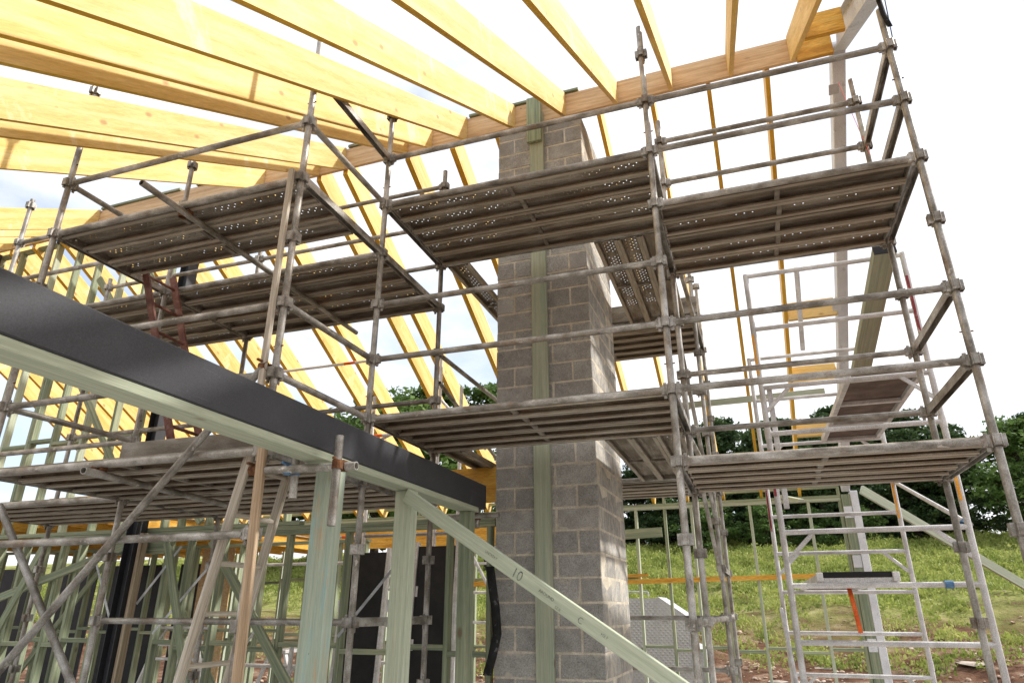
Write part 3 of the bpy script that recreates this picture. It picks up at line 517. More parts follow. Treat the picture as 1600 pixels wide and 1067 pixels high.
beam('timber_batten', (-1.2, 9.35, 4.24), (1.0, 9.35, 4.26), 0.035, 0.085, 'greenwood_pale', None, fr=BF, label='pale timber batten lying level behind the right rafters', cat='batten')
# LVL beam left of chimney and deck over the back rooms
beam('yellow_beam', (-9.0, 6.55, 2.80), (-2.36, 6.55, 2.80), 0.06, 0.36, 'lvl_orange', None, fr=BF, label='deep orange-yellow beam running into the left side of the chimney', cat='beam')
beam('yellow_beam', (-10.5, 11.9, 2.86), (-4.6, 11.9, 2.86), 0.06, 0.34, 'lvl_orange', None, fr=BF, label='orange-yellow lintel along the rear wall seen through the left studs', cat='beam')
dk = thing('floor_deck', 'dark timber floor deck on yellow joists over the back rooms at left', 'floor deck', (-10.5, 9.2, 2.5), frame=BF)
for i in range(10): beam('joist', (-13.6 + 0.62 * i, 6.65, 2.72), (-13.6 + 0.62 * i, 11.8, 2.72), 0.045, 0.2, 'lvl_orange', dk, fr=BF)
for i in range(5): put('deck_sheet', box_me(1.13, 5.1, 0.02, 'particle'), BF @ Matrix.Translation((-13.65 + 1.14 * i, 9.23, 2.832)), dk)
# board sheets in the back rooms, plus black ones added as shade between studs
def sheet(name, x0, x1, y, z0, z1, mat, label, cat, th=0.018):
    return put(name, fixn(mesh(*cbox_vf(0, x1 - x0, 0, th, 0, z1 - z0, 0.002), mat)), BF @ Matrix.Translation((x0, y, z0)), label=label, cat=cat)
sheet('strand_board', -9.45, -8.75, 9.9, 0.15, 2.6, 'osb', 'tall strand board sheet in the back room between the left studs', 'board sheet')
sheet('strand_board', -12.6, -11.95, 8.0, 0.2, 2.3, 'osb', 'strand board sheet at the far left edge of the picture', 'board sheet')
sheet('shade_panel', -17.2, -15.5, 11.5, 0.0, 2.45, 'blackply', 'black sheet added as the shade behind the studs at the extreme left edge', 'panel', 0.03)
sheet('shade_panel', -15.1, -13.8, 11.5, 0.0, 2.45, 'blackply', 'black sheet added as the shade behind the studs, second from the left edge', 'panel', 0.03)
sheet('shade_panel', -13.4, -11.6, 11.3, 0.0, 2.45, 'blackply', 'wide black sheet added as the shade at the back of the rooms at far left', 'panel', 0.03)
sheet('shade_panel', -11.3, -10.3, 11.3, 0.0, 2.45, 'blackply', 'black sheet added as the shade at the back just left of the black steel column', 'panel', 0.03)
iw = thing('inner_stud_wall', 'shaded green stud wall deeper in the back rooms at left', 'stud wall', (-8.5, 9.0, 0), frame=BF)
IX = [-13.2, -12.75, -12.3, -11.85, -11.4, -10.95, -10.5, -10.05, -9.6, -9.15, -8.7, -8.25, -7.8, -7.35, -6.9, -6.45, -6.0, -5.55]
for i, x in enumerate(IX): stud(iw, x, 0.045, 2.52, 9.0)
plate(iw, -13.25, -5.5, 0.022, 9.0); plate(iw, -13.25, -5.5, 2.543, 9.0)
for i in range(len(IX) - 1): plate(iw, IX[i] + 0.0225, IX[i + 1] - 0.0225, 1.25 + 0.05 * (i % 2), 9.0, name='noggin')
for p, q in (((-12.2, 8.93, 0.4), (-10.6, 8.93, 2.3)), ((-9.3, 8.93, 2.3), (-7.9, 8.93, 0.5))): beam('brace', p, q, 0.035, 0.09, 'greenwood', iw, fr=BF)
for lab, p, q in (('green timber prop sloping across the left studs, steeper of two', (-5.3, 5.95, 0.1), (-6.2, 5.95, 2.28)), ('green timber prop sloping across the far left studs', (-9.0, 5.95, 0.3), (-8.1, 5.95, 2.3))):
    beam('timber_prop', p, q, 0.035, 0.09, 'greenwood', None, fr=BF, label=lab, cat='prop')

# ------------------------------------------------------------------ scaffold
SZ = lambda k: 5.966 - 0.495 * k
sc = thing('scaffold', 'weathered galvanised tube scaffold standing in front of and around the chimney', 'scaffold', (-2.7, 4.5, 0))
def collar_me():
    k = 'collar'
    if k not in CACHE:
        ps = [xform(tube_vf(0.062, 0.0285, 14, 0.003), Matrix.Translation((0, 0, -0.031)) @ Matrix.Rotation(R(-90), 4, 'Y'))]
        for i in range(4):
            T = Matrix.Rotation(R(90 * i), 4, 'Z')
            for y in (-0.020, 0.020): ps.append(xform(BX(0.022, 0.050, y - 0.004, y + 0.004, -0.036, 0.036), T))
            ps.append(xform(BX(0.043, 0.050, -0.016, 0.016, -0.034, 0.034), T))
        CACHE[k] = fixn(mesh(*joinvf(ps), 'galv'))
    return CACHE[k]
def foot_me():
    if 'foot' not in CACHE: CACHE['foot'] = fixn(mesh(*joinvf([BX(-0.075, 0.075, -0.075, 0.075, 0, 0.008), xform(tube_vf(0.14, 0.017, 10), Matrix.Rotation(R(-90), 4, 'Y'))]), 'galv'))
    return CACHE['foot']
STD = {'R': (1.411, 4.511, 5.83), 'M': (-0.385, 4.511, 6.27), 'L': (-2.749, 4.511, 6.0), 'A': (-2.749, 3.348, 5.86), 'Li': (-2.749, 5.721, 6.17), 'Mi': (-0.385, 5.721, 6.22),
       'Ri': (1.411, 5.721, 6.22), 'B': (-5.15, 3.348, 6.06), 'D': (-5.13, 4.511, 6.02), 'Di': (-5.15, 5.721, 6.1), 'C': (-7.48, 4.511, 6.05), 'Ci': (-7.5, 5.721, 5.6), 'S3': (-0.33, 7.93, 6.2), 'S4': (-0.31, 9.2, 6.0),
       'T3': (-2.75, 7.93, 5.6), 'T4': (-2.75, 9.2, 5.6)}
def P(n, k, dz=0.0): return (STD[n][0], STD[n][1], SZ(k) + dz)
for n, (x, y, top) in STD.items():
    M, L = axes((x, y, 0.03), (x, y, top)); s = put('standard', tube_me(L, 0.0242, 'galv'), M, sc)
    for k in range(0, 12):
        if SZ(k) < top - 0.02: put('collar', collar_me(), Matrix.Translation((x, y, SZ(k))) @ Matrix.Rotation(random.uniform(-0.05, 0.05), 4, 'Z'), s)
    put('base_plate', foot_me(), Matrix.Translation((x, y, 0.002)), s)
    if n in ('M', 'R', 'A', 'L', 'Mi', 'B', 'D'):                      # joint pins
        for k in (1.62, 5.62): put('joint_pin', tube_me(0.075, 0.005, 'rust', 8), Matrix.Translation((x - 0.037, y, SZ(k))), s)
for a, b, ks in [('M', 'R', (1, 2, 3, 5, 6, 7)), ('L', 'M', (1, 2, 4, 5, 6)), ('Mi', 'Ri', (0, 1, 3, 5, 6, 7)), ('Li', 'Mi', (2, 6)), ('B', 'A', (2, 3, 5, 6, 7, 8)), ('D', 'L', (3, 7, 9)), ('Di', 'Li', (0, 1, 2, 3, 5, 7)),
                 ('C', 'D', (1, 2, 3, 6, 7)), ('Ci', 'Di', (1, 2, 3, 5, 7)), ('T3', 'S3', (2, 4, 6, 9, 10)), ('T4', 'S4', (2, 6))]:
    for k in ks: ledger(P(a, k), P(b, k), sc)
for a, b, ks in [('L', 'Li', (2, 3, 6, 7, 9)), ('M', 'Mi', (2, 3, 6, 7)), ('R', 'Ri', (1, 2, 3, 5, 6, 7)), ('A', 'L', (1, 3, 7)), ('B', 'D', (3, 7)), ('D', 'Di', (3, 7)), ('C', 'Ci', (3, 7)), ('S3', 'S4', (2, 6, 8)), ('T3', 'T4', (2, 6))]:
    for k in ks: transom(P(a, k), P(b, k), sc)
for a, b, ks in [('A', 'L', (2, 5, 6)), ('B', 'D', (2, 6)), ('M', 'Mi', (9,)), ('Mi', 'S3', (9, 2.1, 6.1)), ('S3', 'S4', (9,)), ('Li', 'T3', (4,))]:
    for k in ks: ledger(P(a, k), P(b, k), sc)
def brace(p, q, r=0.0242, name='brace', mat='galv'): return tube(name, p, q, r, mat, sc)
brace((-2.80, 3.295, 3.03), (-4.47, 3.295, 1.22)); brace((-4.47, 3.295, 1.22), (-5.5, 3.295, 0.1))
brace((-5.02, 3.42, 2.28), (-3.98, 3.42, 1.18)); brace((-3.98, 3.42, 1.18), (-2.9, 3.42, 0.05))
brace((-0.40, 5.77, SZ(4)), (-0.34, 7.88, SZ(6.9)), 0.02); brace((-0.36, 6.0, SZ(6.4)), (-0.34, 7.88, SZ(8.2)), 0.02)
brace((-2.74, 5.78, SZ(4.6)), (-2.74, 7.88, SZ(5.7)), 0.02)
brace((-3.80, 2.95, 4.42), (-3.83, 5.9, 4.42), name='putlog'); brace((-4.02, 3.20, 2.43), (-4.22, 4.75, 2.43), name='putlog')
brace((-2.78, 3.30, 2.365), (-2.06, 3.30, 2.352), name='stub_tube'); brace((-2.152, 3.245, 2.02), (-2.152, 3.245, 2.52), name='stub_tube'); brace((-2.51, 3.36, 2.20), (-2.52, 3.36, 2.46), name='stub_tube')
brace((-2.335, 5.84, 2.28), (-2.335, 5.84, 2.66), name='stub_tube'); brace((-2.62, 5.78, 2.38), (-2.10, 5.78, 2.38), name='stub_tube')
def coupler(p, mat='rust', rot=0):
    k = ('coupler', mat)
    if k not in CACHE:
        ps = [xform(tube_vf(0.05, 0.031, 12, 0.005), Matrix.Translation((-0.025, 0, 0))), xform(tube_vf(0.05, 0.031, 12, 0.005), Matrix.Translation((0, 0.052, -0.025)) @ Matrix.Rotation(R(-90), 4, 'Y')), BX(-0.02, 0.02, 0.018, 0.034, -0.02, 0.02), BX(-0.008, 0.008, -0.07, 0.0, 0.024, 0.038), BX(-0.008, 0.008, 0.05, 0.10, 0.024, 0.038)]
        CACHE[k] = fixn(mesh(*joinvf(ps), mat))
    return put('coupler', CACHE[k], Matrix.Translation(p) @ Matrix.Rotation(rot, 4, 'Z'), sc)
coupler((-3.81, 3.40, 4.44), rot=R(90)); coupler((-4.06, 3.36, 2.47), rot=R(90)); coupler((-2.152, 3.30, 2.355), rot=R(180)); coupler((-2.52, 3.31, 2.36), 'blueclip', 0); coupler((-2.80, 3.30, 3.03)); coupler((-2.76, 3.30, 2.37)); coupler((-2.335, 5.80, 2.38), rot=0)

# steel planks
def plank_vf(L):
    prof = [(-0.076, -0.046), (-0.080, -0.060), (-0.100, -0.064), (-0.113, -0.058), (-0.1165, -0.030), (-0.113, -0.006), (-0.104, 0), (-0.080, 0), (-0.074, -0.007), (-0.064, -0.007), (-0.058, 0), (0.058, 0), (0.064, -0.007), (0.074, -0.007), (0.080, 0), (0.104, 0), (0.113, -0.006), (0.1165, -0.030), (0.113, -0.058), (0.100, -0.064), (0.080, -0.060), (0.076, -0.046)]
    n = len(prof); V = [(0, a, b) for a, b in prof] + [(L, a, b) for a, b in prof]; F = [(i, n + i, n + i + 1, i + 1) for i in range(n - 1)]
    return V, F
def plank_me(L):
    k = ('plank', round(L, 3))
    if k not in CACHE: CACHE[k] = smooth_by(mesh(*plank_vf(L), 'plank'), 40)
    return CACHE[k]
def stiff_me():
    if 'stiff' not in CACHE: CACHE['stiff'] = fixn(mesh(*BX(-0.018, 0.018, -0.111, 0.111, -0.054, -0.030), 'plankfront'))
    return CACHE['stiff']
def cap_me():
    if 'pcap' not in CACHE: CACHE['pcap'] = fixn(mesh(*BX(0, 0.012, -0.112, 0.112, -0.05, -0.001), 'plankfront'))
    return CACHE['pcap']
ORD = ['first', 'second', 'third', 'fourth', 'fifth', 'sixth']
def platform(desc, x0, x1, y0, y1, z, n, along='x', stiff=(0.5,)):
    span = (y1 - y0) if along == 'x' else (x1 - x0); st_ = span / n
    for i in range(n):
        c = (y0 if along == 'x' else x0) + st_ * (i + 0.5) + rng.normal(0, 0.002)
        zz = z + 0.036 + rng.normal(0, 0.003); e = rng.uniform(-0.006, 0.006)
        if along == 'x': M, L = axes((x0 + 0.034 + e, c, zz), (x1 - 0.034 + e, c + rng.normal(0, 0.003), zz))
        else: M, L = axes((c, y0 + 0.034, zz), (c, y1 - 0.034, zz))
        side = 'counted from the front' if along == 'x' else 'counted from the left'
        nm = ORD[i] if n > 1 else 'single'
        lab = f'{nm} dirty perforated steel plank {side}, {desc}' if n > 1 else f'single dirty perforated steel plank, {desc}'
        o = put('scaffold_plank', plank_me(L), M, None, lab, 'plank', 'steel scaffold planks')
        for f in stiff: put('stiffener', stiff_me(), M @ Matrix.Translation((L * f + rng.normal(0, 0.01), 0, 0)), o)
        put('end_cap', cap_me(), M, o); put('end_cap', cap_me(), M @ Matrix.Translation((L - 0.012, 0, 0)), o)
RW0, RW1, RW2 = 4.535, 5.70, 3.372
platform('top right platform', -0.385, 1.411, RW0, RW1, SZ(3), 5)
platform('top platform in front of the chimney', -2.749, -0.385, RW0, RW1, SZ(2), 5)
platform('lower platform in front of the chimney', -2.749, -0.385, RW0, RW1, SZ(6), 5)
platform('lower right platform', -0.385, 1.411, RW0, RW1, SZ(7), 5)
platform('upper left platform, front strip', -5.15, -2.749, RW2, 4.12, SZ(3), 3)
platform('upper left platform, back strip', -5.15, -2.749, RW0, RW1, SZ(3), 5)
platform('upper platform at the far left', -7.48, -5.15, RW0, RW1, SZ(3), 5)
platform('lower left platform, front strip', -5.15, -2.749, RW2, 4.49, SZ(7), 5)
platform('lower left platform, back strip', -5.15, -2.749, RW0, RW1, SZ(7), 5)
platform('lower platform at the far left edge', -7.48, -5.15, RW0, RW1, SZ(7), 5)
platform('upper walkway right of the chimney', -1.11, -0.44, 5.72, 7.93, SZ(2), 3, 'y')
platform('upper platform behind the chimney', -2.75, -0.33, 7.95, 9.18, SZ(2), 5)
platform('lower walkway right of the chimney', -1.11, -0.44, 5.72, 7.93, SZ(6), 3, 'y')
platform('lower platform behind the chimney', -2.75, -0.33, 7.95, 9.18, SZ(6), 5)
platform('upper walkway left of the chimney', -2.74, -2.40, 5.72, 7.93, SZ(2), 1, 'y')
platform('lower walkway left of the chimney', -2.74, -2.40, 5.72, 7.93, SZ(6), 1, 'y')
M_, L_ = axes((-1.5, 7.90, SZ(2) + 0.13), (-0.28, 7.90, SZ(2) + 0.13), (0, 1, 0))
put('toe_plank', box_me(L_, 0.22, 0.045, 'plankfront'), M_, label='dirty plank standing on edge behind the upper walkway right of the chimney', cat='toe board')
M_, L_ = axes((-3.95, 3.40, SZ(7) + 0.085), (-2.80, 3.40, SZ(7) + 0.085), (0, 1, 0))
put('toe_plank', box_me(L_, 0.11, 0.04, 'plankfront'), M_, label='weathered board on edge along the front of the lower left platform', cat='toe board')

# ------------------------------------------------------------------ black beam, timber under it, posts and prop
put('black_beam', fixn(mesh(*cbox_vf(-2.42, -2.27, -0.8, 5.90, 2.448, 2.668, 0.008), 'blacksteel')), label='long black steel beam running from the left edge to the chimney', cat='beam')
put('timber_soffit', fixn(mesh(*cbox_vf(-0.075, 0.075, -0.9, 5.72, -0.0225, 0.0225, 0.004), 'greenwood_pale')), Matrix.Translation((-2.347, 0, 2.4235)), label='pale green timber plank fixed under the black steel beam', cat='plank')
# grain along the plank: rebuild it along local x
bpy.data.objects['timber_soffit'].data = box_me(6.62, 0.15, 0.045, 'greenwood_pale', 0.004)
bpy.data.objects['timber_soffit'].matrix_basis = axes((-2.347, -0.9, 2.4235), (-2.347, 5.72, 2.4235))[0]
def post(x0, x1, y, lab, z1=2.398, mat='greenwood', dp=0.09): return beam('timber_post', ((x0 + x1) / 2, y, 0), ((x0 + x1) / 2, y, z1), dp, x1 - x0, mat, None, up=(1, 0, 0), label=lab, cat='post')
post(-2.455, -2.302, 3.53, 'stout blue-green timber post under the black beam, nearest of three', mat='postwood')
post(-2.405, -2.265, 4.45, 'green timber post under the black beam where the sloping prop meets it', mat='greenwood_pale')
post(-2.40, -2.285, 5.62, 'green timber post under the end of the black beam against the chimney')
pr0, pr1 = Vector((-2.30, 4.375, 2.36)), Vector((-0.43, 3.93, 1.222)); d_ = pr1 - pr0; pr2 = pr0 + d_ * (2.3 / -d_.z)
pm, pl = axes(pr0, pr2)
prop = put('timber_prop', box_me(pl, 0.035, 0.095, 'greenwood_pale', 0.004), pm, label='pale green timber prop sloping down across the chimney, stamped 10', cat='prop')
def text_me(body, size, mat):
    cu = bpy.data.curves.new('print', 'FONT'); cu.body = body; cu.size = size
    t = bpy.data.objects.new('print', cu); C.objects.link(t); bpy.context.view_layer.update()
    me = bpy.data.meshes.new_from_object(t.evaluated_get(bpy.context.evaluated_depsgraph_get())); bpy.data.objects.remove(t)
    me.materials.clear(); me.materials.append(MATS[mat]); return me
def prop_text(body, size, along, up):
    T = Matrix(((1, 0, 0, along), (0, 0, 1, 0), (0, 1, 0, up), (0, 0, 0, 1)))
    # the face turned to the camera is local -y: build text plane there
    T = Matrix(((1, 0, 0, along), (0, 0, -1, -0.0187), (0, 1, 0, up), (0, 0, 0, 1)))
    put('print', text_me(body, size, 'ink'), pm @ T, prop)
prop_text('10', 0.085, 1.06, -0.03); prop_text('AROUND', 0.027, 1.28, -0.012); prop_text('SZ.0', 0.022, 1.42, -0.035); prop_text('C', 0.05, 1.58, -0.025); prop_text('H2 F', 0.024, 1.74, -0.01); prop_text('UNTREAT', 0.024, 0.82, -0.005)
# timber strapped to standard A, tie wire
beam('timber_strip', (-2.795, 3.29, 2.90), (-2.795, 3.29, 4.53), 0.03, 0.04, 'palewood', None, up=(1, 0, 0), label='pale weathered timber strip wired upright to a scaffold standard above the black beam', cat='timber strip')
beam('timber_strip', (-2.62, 3.285, 0.0), (-2.71, 3.285, 2.52), 0.03, 0.058, 'tanwood', None, up=(1, 0, 0), label='rough tan timber strip standing beside the ladder below the black beam', cat='timber strip')
# black cloth strap hanging beside chimney
def ribbon(name, pts, w, th, mat, label, cat, wdir=(1, 0, 0)):
    V = []; wd = Vector(wdir).normalized() * w / 2; F = []
    for i, p in enumerate(pts):
        p = Vector(p); t = (Vector(pts[min(i + 1, len(pts) - 1)]) - Vector(pts[max(i - 1, 0)])).normalized(); nn = t.cross(wd).normalized() * th / 2
        V += [tuple(p - wd - nn), tuple(p + wd - nn), tuple(p + wd + nn), tuple(p - wd + nn)]
        if i:
            a = 4 * (i - 1); F += [(a + j, a + (j + 1) % 4, a + 4 + (j + 1) % 4, a + 4 + j) for j in range(4)]
    F += [(0, 3, 2, 1), tuple(len(V) - 4 + j for j in range(4))]
    return put(name, fixn(mesh(V, F, mat, smooth=True)), label=label, cat=cat)
ribbon('cloth_strap', [(-2.225, 5.90, 1.95), (-2.20, 5.89, 1.80), (-2.165, 5.885, 1.60), (-2.15, 5.89, 1.40), (-2.19, 5.88, 1.22), (-2.235, 5.88, 1.08)], 0.075, 0.02, 'blackcloth', 'limp black cloth strap hanging against the left edge of the chimney', 'strap')
ribbon('tie_strap', [(1.40, 4.47, 6.6), (1.405, 4.47, 6.1), (1.42, 4.475, 5.75), (1.44, 4.475, 5.62)], 0.035, 0.006, 'blackcloth', 'black tie strap hanging over the top of the rightmost standard', 'strap')
tube('hanging_rope', (1.50, 4.50, 6.7), (1.44, 4.49, 5.50), 0.004, 'blackcloth', None, n=6, label='thin dark cord dropping from above the rightmost standard', cat='cord')
tube('string_line', (1.37, 6.0, 6.45), (1.40, 5.62, 5.3), 0.003, 'pinkline', None, n=6, label='thin pink string line by the inner right standard', cat='string')
beam('timber_block', (-2.30, 5.0, 1.02), (-1.75, 5.0, 1.03), 0.10, 0.09, 'oldwood', None, label='weathered timber block beside the posts at the foot of the chimney', cat='timber block')

# ------------------------------------------------------------------ ladders
def ladder(lab, l0, l1, r0, r1, mat, rungs, rr=0.014, w=0.028, d=0.062, name='ladder'):
    l0, l1, r0, r1 = map(Vector, (l0, l1, r0, r1)); t = thing(name, lab, 'ladder', (l0 + r0) / 2)
    sx = (r0 - l0).normalized()
    for a, b in ((l0, l1), (r0, r1)): beam('rail', a, b, w, d, mat, t, up=sx.cross((b - a).normalized()))
    n = rungs
    for i in range(n):
        f = (i + 0.5) / n; tube('rung', l0.lerp(l1, f), r0.lerp(r1, f), rr, mat, t, n=10)
    return t
ladder('rusty red-brown steel ladder leaning between the two left platforms', (-4.17, 4.12, 2.54), (-5.03, 4.12, 4.60), (-4.19, 4.47, 2.54), (-5.03, 4.47, 4.60), 'redox', 7)
ladder('weathered galvanised ladder leaning up to the lower left platform', (-3.42, 3.42, 0.02), (-2.90, 3.42, 2.56), (-3.42, 3.83, 0.02), (-2.90, 3.83, 2.56), 'palewood', 9, 0.016, 0.03, 0.06)

# ------------------------------------------------------------------ aluminium towers
def alu_tower(lab, x0, x1, y0, y1, zs, ztop, labels=True):
    t = thing('aluminium_tower', lab, 'scaffold tower', ((x0 + x1) / 2, (y0 + y1) / 2, 0)); r = 0.0254
    for y in (y0, y1):
        for x in (x0, x1):
            tube('upright', (x, y, 0.02), (x, y, ztop), r, 'alu', t)
            for z in (1.0, 3.0): tube('spigot_sleeve', (x, y, z), (x, y, z + 0.09), r + 0.004, 'alu', t)
        for z in zs: tube('rung', (x0, y, z), (x1, y, z), 0.022, 'alu', t, n=10)
        for z in zs[1::3]:
            beam('corner_stay', (x0 + 0.02, y, z - 0.22), (x0 + 0.24, y, z - 0.01), 0.02, 0.035, 'alu', t); beam('corner_stay', (x1 - 0.02, y, z - 0.22), (x1 - 0.24, y, z - 0.01), 0.02, 0.035, 'alu', t)
    return t
zs1 = [0.50, 0.93, 1.35, 1.775, 2.20, 2.62, 3.05, 3.48, 4.06, 4.62]
tw = alu_tower('dusty aluminium access tower behind the right scaffold bay', 0.265, 1.635, 6.3, 8.8, zs1, 4.64)
tube('diagonal_brace', (1.66, 8.78, 2.95), (1.66, 6.34, 2.22), 0.021, 'alu', tw, n=10)
tube('diagonal_brace', (0.24, 6.34, 0.6), (0.24, 8.78, 1.6), 0.021, 'alu', tw, n=10)
tube('outrigger', (0.5, 6.26, 1.02), (0.62, 5.95, 0.05), 0.021, 'alu', tw, n=10); tube('outrigger', (1.3, 6.26, 1.02), (1.42, 5.95, 0.05), 0.021, 'alu', tw, n=10)
tube('clamp', (0.5, 6.26, 0.99), (0.515, 6.25, 1.05), 0.03, 'blueclip', tw, n=10); tube('clamp', (1.3, 6.26, 0.99), (1.315, 6.25, 1.05), 0.03, 'blueclip', tw, n=10)
tube('clamp', (1.38, 6.3, 1.775), (1.44, 6.3, 1.775), 0.031, 'blueclip', tw, n=10); tube('clamp', (1.615, 6.36, 2.22), (1.66, 6.40, 2.26), 0.032, 'blueclip', tw, n=10)
beam('toe_upright', (0.76, 7.2, 4.12), (0.735, 6.33, 4.66), 0.03, 0.045, 'alu', tw, up=(1, 0, 0)); beam('toe_upright', (0.33, 6.34, 2.4), (0.33, 6.34, 3.48), 0.03, 0.045, 'alu', tw, up=(1, 0, 0))
for (x, y, z0, z1, m) in ((1.635, 8.8, 2.55, 3.05, 'amber'), (0.265, 8.8, 2.45, 2.95, 'redlabel'), (0.265, 6.3, 3.60, 4.0, 'amber'), (1.635, 6.3, 3.85, 4.4, 'redlabel'), (0.265, 6.3, 2.5, 2.9, 'redlabel'), (1.635, 6.3, 2.40, 2.72, 'amber')):
    beam('label_strip', (x - 0.012, y - 0.0215, z0), (x - 0.012, y - 0.0215, z1), 0.012, 0.022, m, tw, up=(1, 0, 0))
def deck(lab, x0, x1, y0, y1, z, topmat='brownply', name='tower_deck'):
    t = thing(name, lab, 'deck', ((x0 + x1) / 2, (y0 + y1) / 2, z))
    for x in (x0, x1): beam('side_rail', (x, y0, z), (x, y1, z), 0.045, 0.065, 'alu', t)
    for y in (y0 + 0.03, y0 + (y1 - y0) * .34, y0 + (y1 - y0) * .67, y1 - 0.03): beam('cross_bar', (x0 + 0.023, y, z - 0.015), (x1 - 0.023, y, z - 0.015), 0.05, 0.04, 'alu', t)
    put('board', fixn(mesh(*BX(x0 + 0.023, x1 - 0.023, y0, y1, z + 0.008, z + (0.022 if topmat == 'brownply' else 0.05)), topmat)), I4, t)
    for x in (x0, x1):
        for y in (y0, y1): beam('hook', (x, y - 0.03, z + 0.01), (x, y + 0.03, z + 0.01), 0.05, 0.07, 'alu', t)
    return t
deck('plywood tower deck seen from below on the aluminium tower', 0.99, 1.57, 6.32, 8.78, 3.505)
deck('low black-topped tower deck seen edge on in the aluminium tower', 0.50, 1.06, 6.32, 8.78, 1.83, 'blackply')
ribbon('orange_strap', [(0.72, 6.45, 1.76), (0.735, 6.45, 1.62), (0.745, 6.46, 1.50), (0.75, 6.45, 1.42)], 0.035, 0.004, 'orange', 'orange webbing strap hanging under the low tower deck', 'strap')
bm0, bm1 = Vector((1.455, 6.10, 4.60)), Vector((1.40, 8.55, 3.98)); am, al = axes(bm0, bm1)
gp = put('timber_plank', box_me(al, 0.185, 0.09, 'battenwood', 0.004), am, label='thick green timber plank with a black painted end lying on the tower', cat='plank')
put('painted_end', fixn(mesh(*BX(-0.006, 0.004, -0.094, 0.094, -0.047, 0.047), 'blackply')), am, gp)
# second tower in the back room left of the chimney
zs2 = [0.5, 0.95, 1.4, 1.85, 2.3, 2.55, 3.0, 3.5, 4.1, 4.55]
tw2 = alu_tower('white aluminium tower in the back room left of the chimney', -5.15, -3.72, 8.6, 10.9, zs2[:6], 4.6)
for y, xa, xb, z in ((8.6, -6.9, -4.1, 5.20), (8.65, -6.3, -3.72, 4.0), (8.6, -5.8, -3.72, 2.55), (8.62, -6.9, -5.1, 2.2)): tube('guard_rail', (xa, y, z), (xb, y, z), 0.022, 'alu', tw2, n=10)
tube('guard_post', (-4.06, 8.6, 2.4), (-4.06, 8.6, 5.2), 0.024, 'alu', tw2)
tube('diagonal_brace', (-6.0, 8.7, 3.55), (-4.1, 8.7, 4.35), 0.022, 'alu', tw2, n=10); tube('diagonal_brace', (-3.7, 8.6, 2.6), (-3.7, 10.9, 1.2), 0.022, 'alu', tw2, n=10); tube('diagonal_brace', (-4.05, 8.6, 4.45), (-3.72, 9.6, 3.9), 0.022, 'alu', tw2, n=10)
for (xa, y, z) in ((-5.75, 8.6, 5.20), (-5.2, 8.65, 4.0), (-5.5, 8.6, 2.55)): tube('label_band', (xa, y, z), (xa + 0.2, y, z), 0.0235, 'orange', tw2)
deck('aluminium tower deck behind the white tower rails', -5.1, -4.5, 8.62, 10.88, 3.62)
# small trestles standing on the slab at left
def trestle(lab, x, y, h, w=0.55, sp=0.5):
    t = thing('step_trestle', lab, 'trestle', (x, y, 0))
    for s in (-1, 1):
        for e in (-1, 1): beam('leg', (x + s * sp, y + e * w / 2, 0), (x + s * 0.12, y + e * w / 2 * 0.8, h), 0.03, 0.06, 'alu', t, up=(0, 1, 0))
        for f in (0.3, 0.6): tube('rung', (x + s * (sp - (sp - .12) * f), y - w / 2, h * f), (x + s * (sp - (sp - .12) * f), y + w / 2, h * f), 0.016, 'alu', t, n=10)
    beam('top_board', (x - 0.16, y, h + 0.02), (x + 0.16, y, h + 0.02), w, 0.04, 'alu', t)
trestle('aluminium step trestle behind the black steel column', -7.0, 7.4, 1.18)
trestle('aluminium step trestle standing deeper in the back room at left', -6.2, 8.6, 1.05)
def frame(lab, x0, x1, y, h):
    t = thing('alu_frame', lab, 'frame', ((x0 + x1) / 2, y, 0))
    for x in (x0, x1): tube('upright', (x, y, 0), (x, y, h), 0.025, 'alu', t)
    for z in (h - 0.02, h * 0.66, h * 0.3): tube('rung', (x0, y, z), (x1, y, z), 0.022, 'alu', t, n=10)
    tube('stay', (x0, y + 0.01, h * 0.75), (x0 + 0.25, y + 0.01, h - 0.03), 0.015, 'alu', t, n=8)
frame('white tube frame standing behind the lower studs', -6.2, -5.2, 7.6, 1.45)
frame('white tube frame close behind the stout blue-green post', -5.0, -4.4, 7.0, 1.25)
frame('white tube frame at far left behind the studs', -9.0, -7.9, 9.0, 1.35)
# black ply decks stood on end
def upright_deck(lab, x0, x1, y, h):
    t = thing('stored_deck', lab, 'deck', ((x0 + x1) / 2, y, 0)); M = Matrix.Translation((0, y, 0)) @ Matrix.Rotation(R(-5), 4, 'X')
    put('board', fixn(mesh(*BX(x0, x1, 0, 0.015, 0.02, h), 'blackply')), M, t)
    for x in (x0 - 0.02, x1 + 0.02): put('side_rail', fixn(mesh(*BX(x - 0.02, x + 0.02, -0.02, 0.05, 0.0, h + 0.05), 'alu')), M, t)
    for a in (0.25, 0.5, 0.75): put('hinge_plate', fixn(mesh(*BX(x0 + 0.002, x0 + 0.035, -0.006, -0.001, h * a, h * a + 0.12), 'alu')), M, t)
upright_deck('black tower deck stood on end behind the lower ledger, left of two', -4.80, -4.26, 7.5, 2.26)
upright_deck('black tower deck stood on end behind the lower ledger, right of two', -3.86, -3.36, 7.55, 2.32)
put('steel_bearer', fixn(mesh(*joinvf([BX(-7.3, -4.9, 11.2, 11.35, 1.55, 1.56), BX(-7.3, -4.9, 11.27, 11.28, 1.56, 1.74), BX(-7.3, -4.9, 11.2, 11.35, 1.74, 1.75)]), 'greysteel')), label='grey steel bearer low in the back room behind the stout post', cat='bearer')

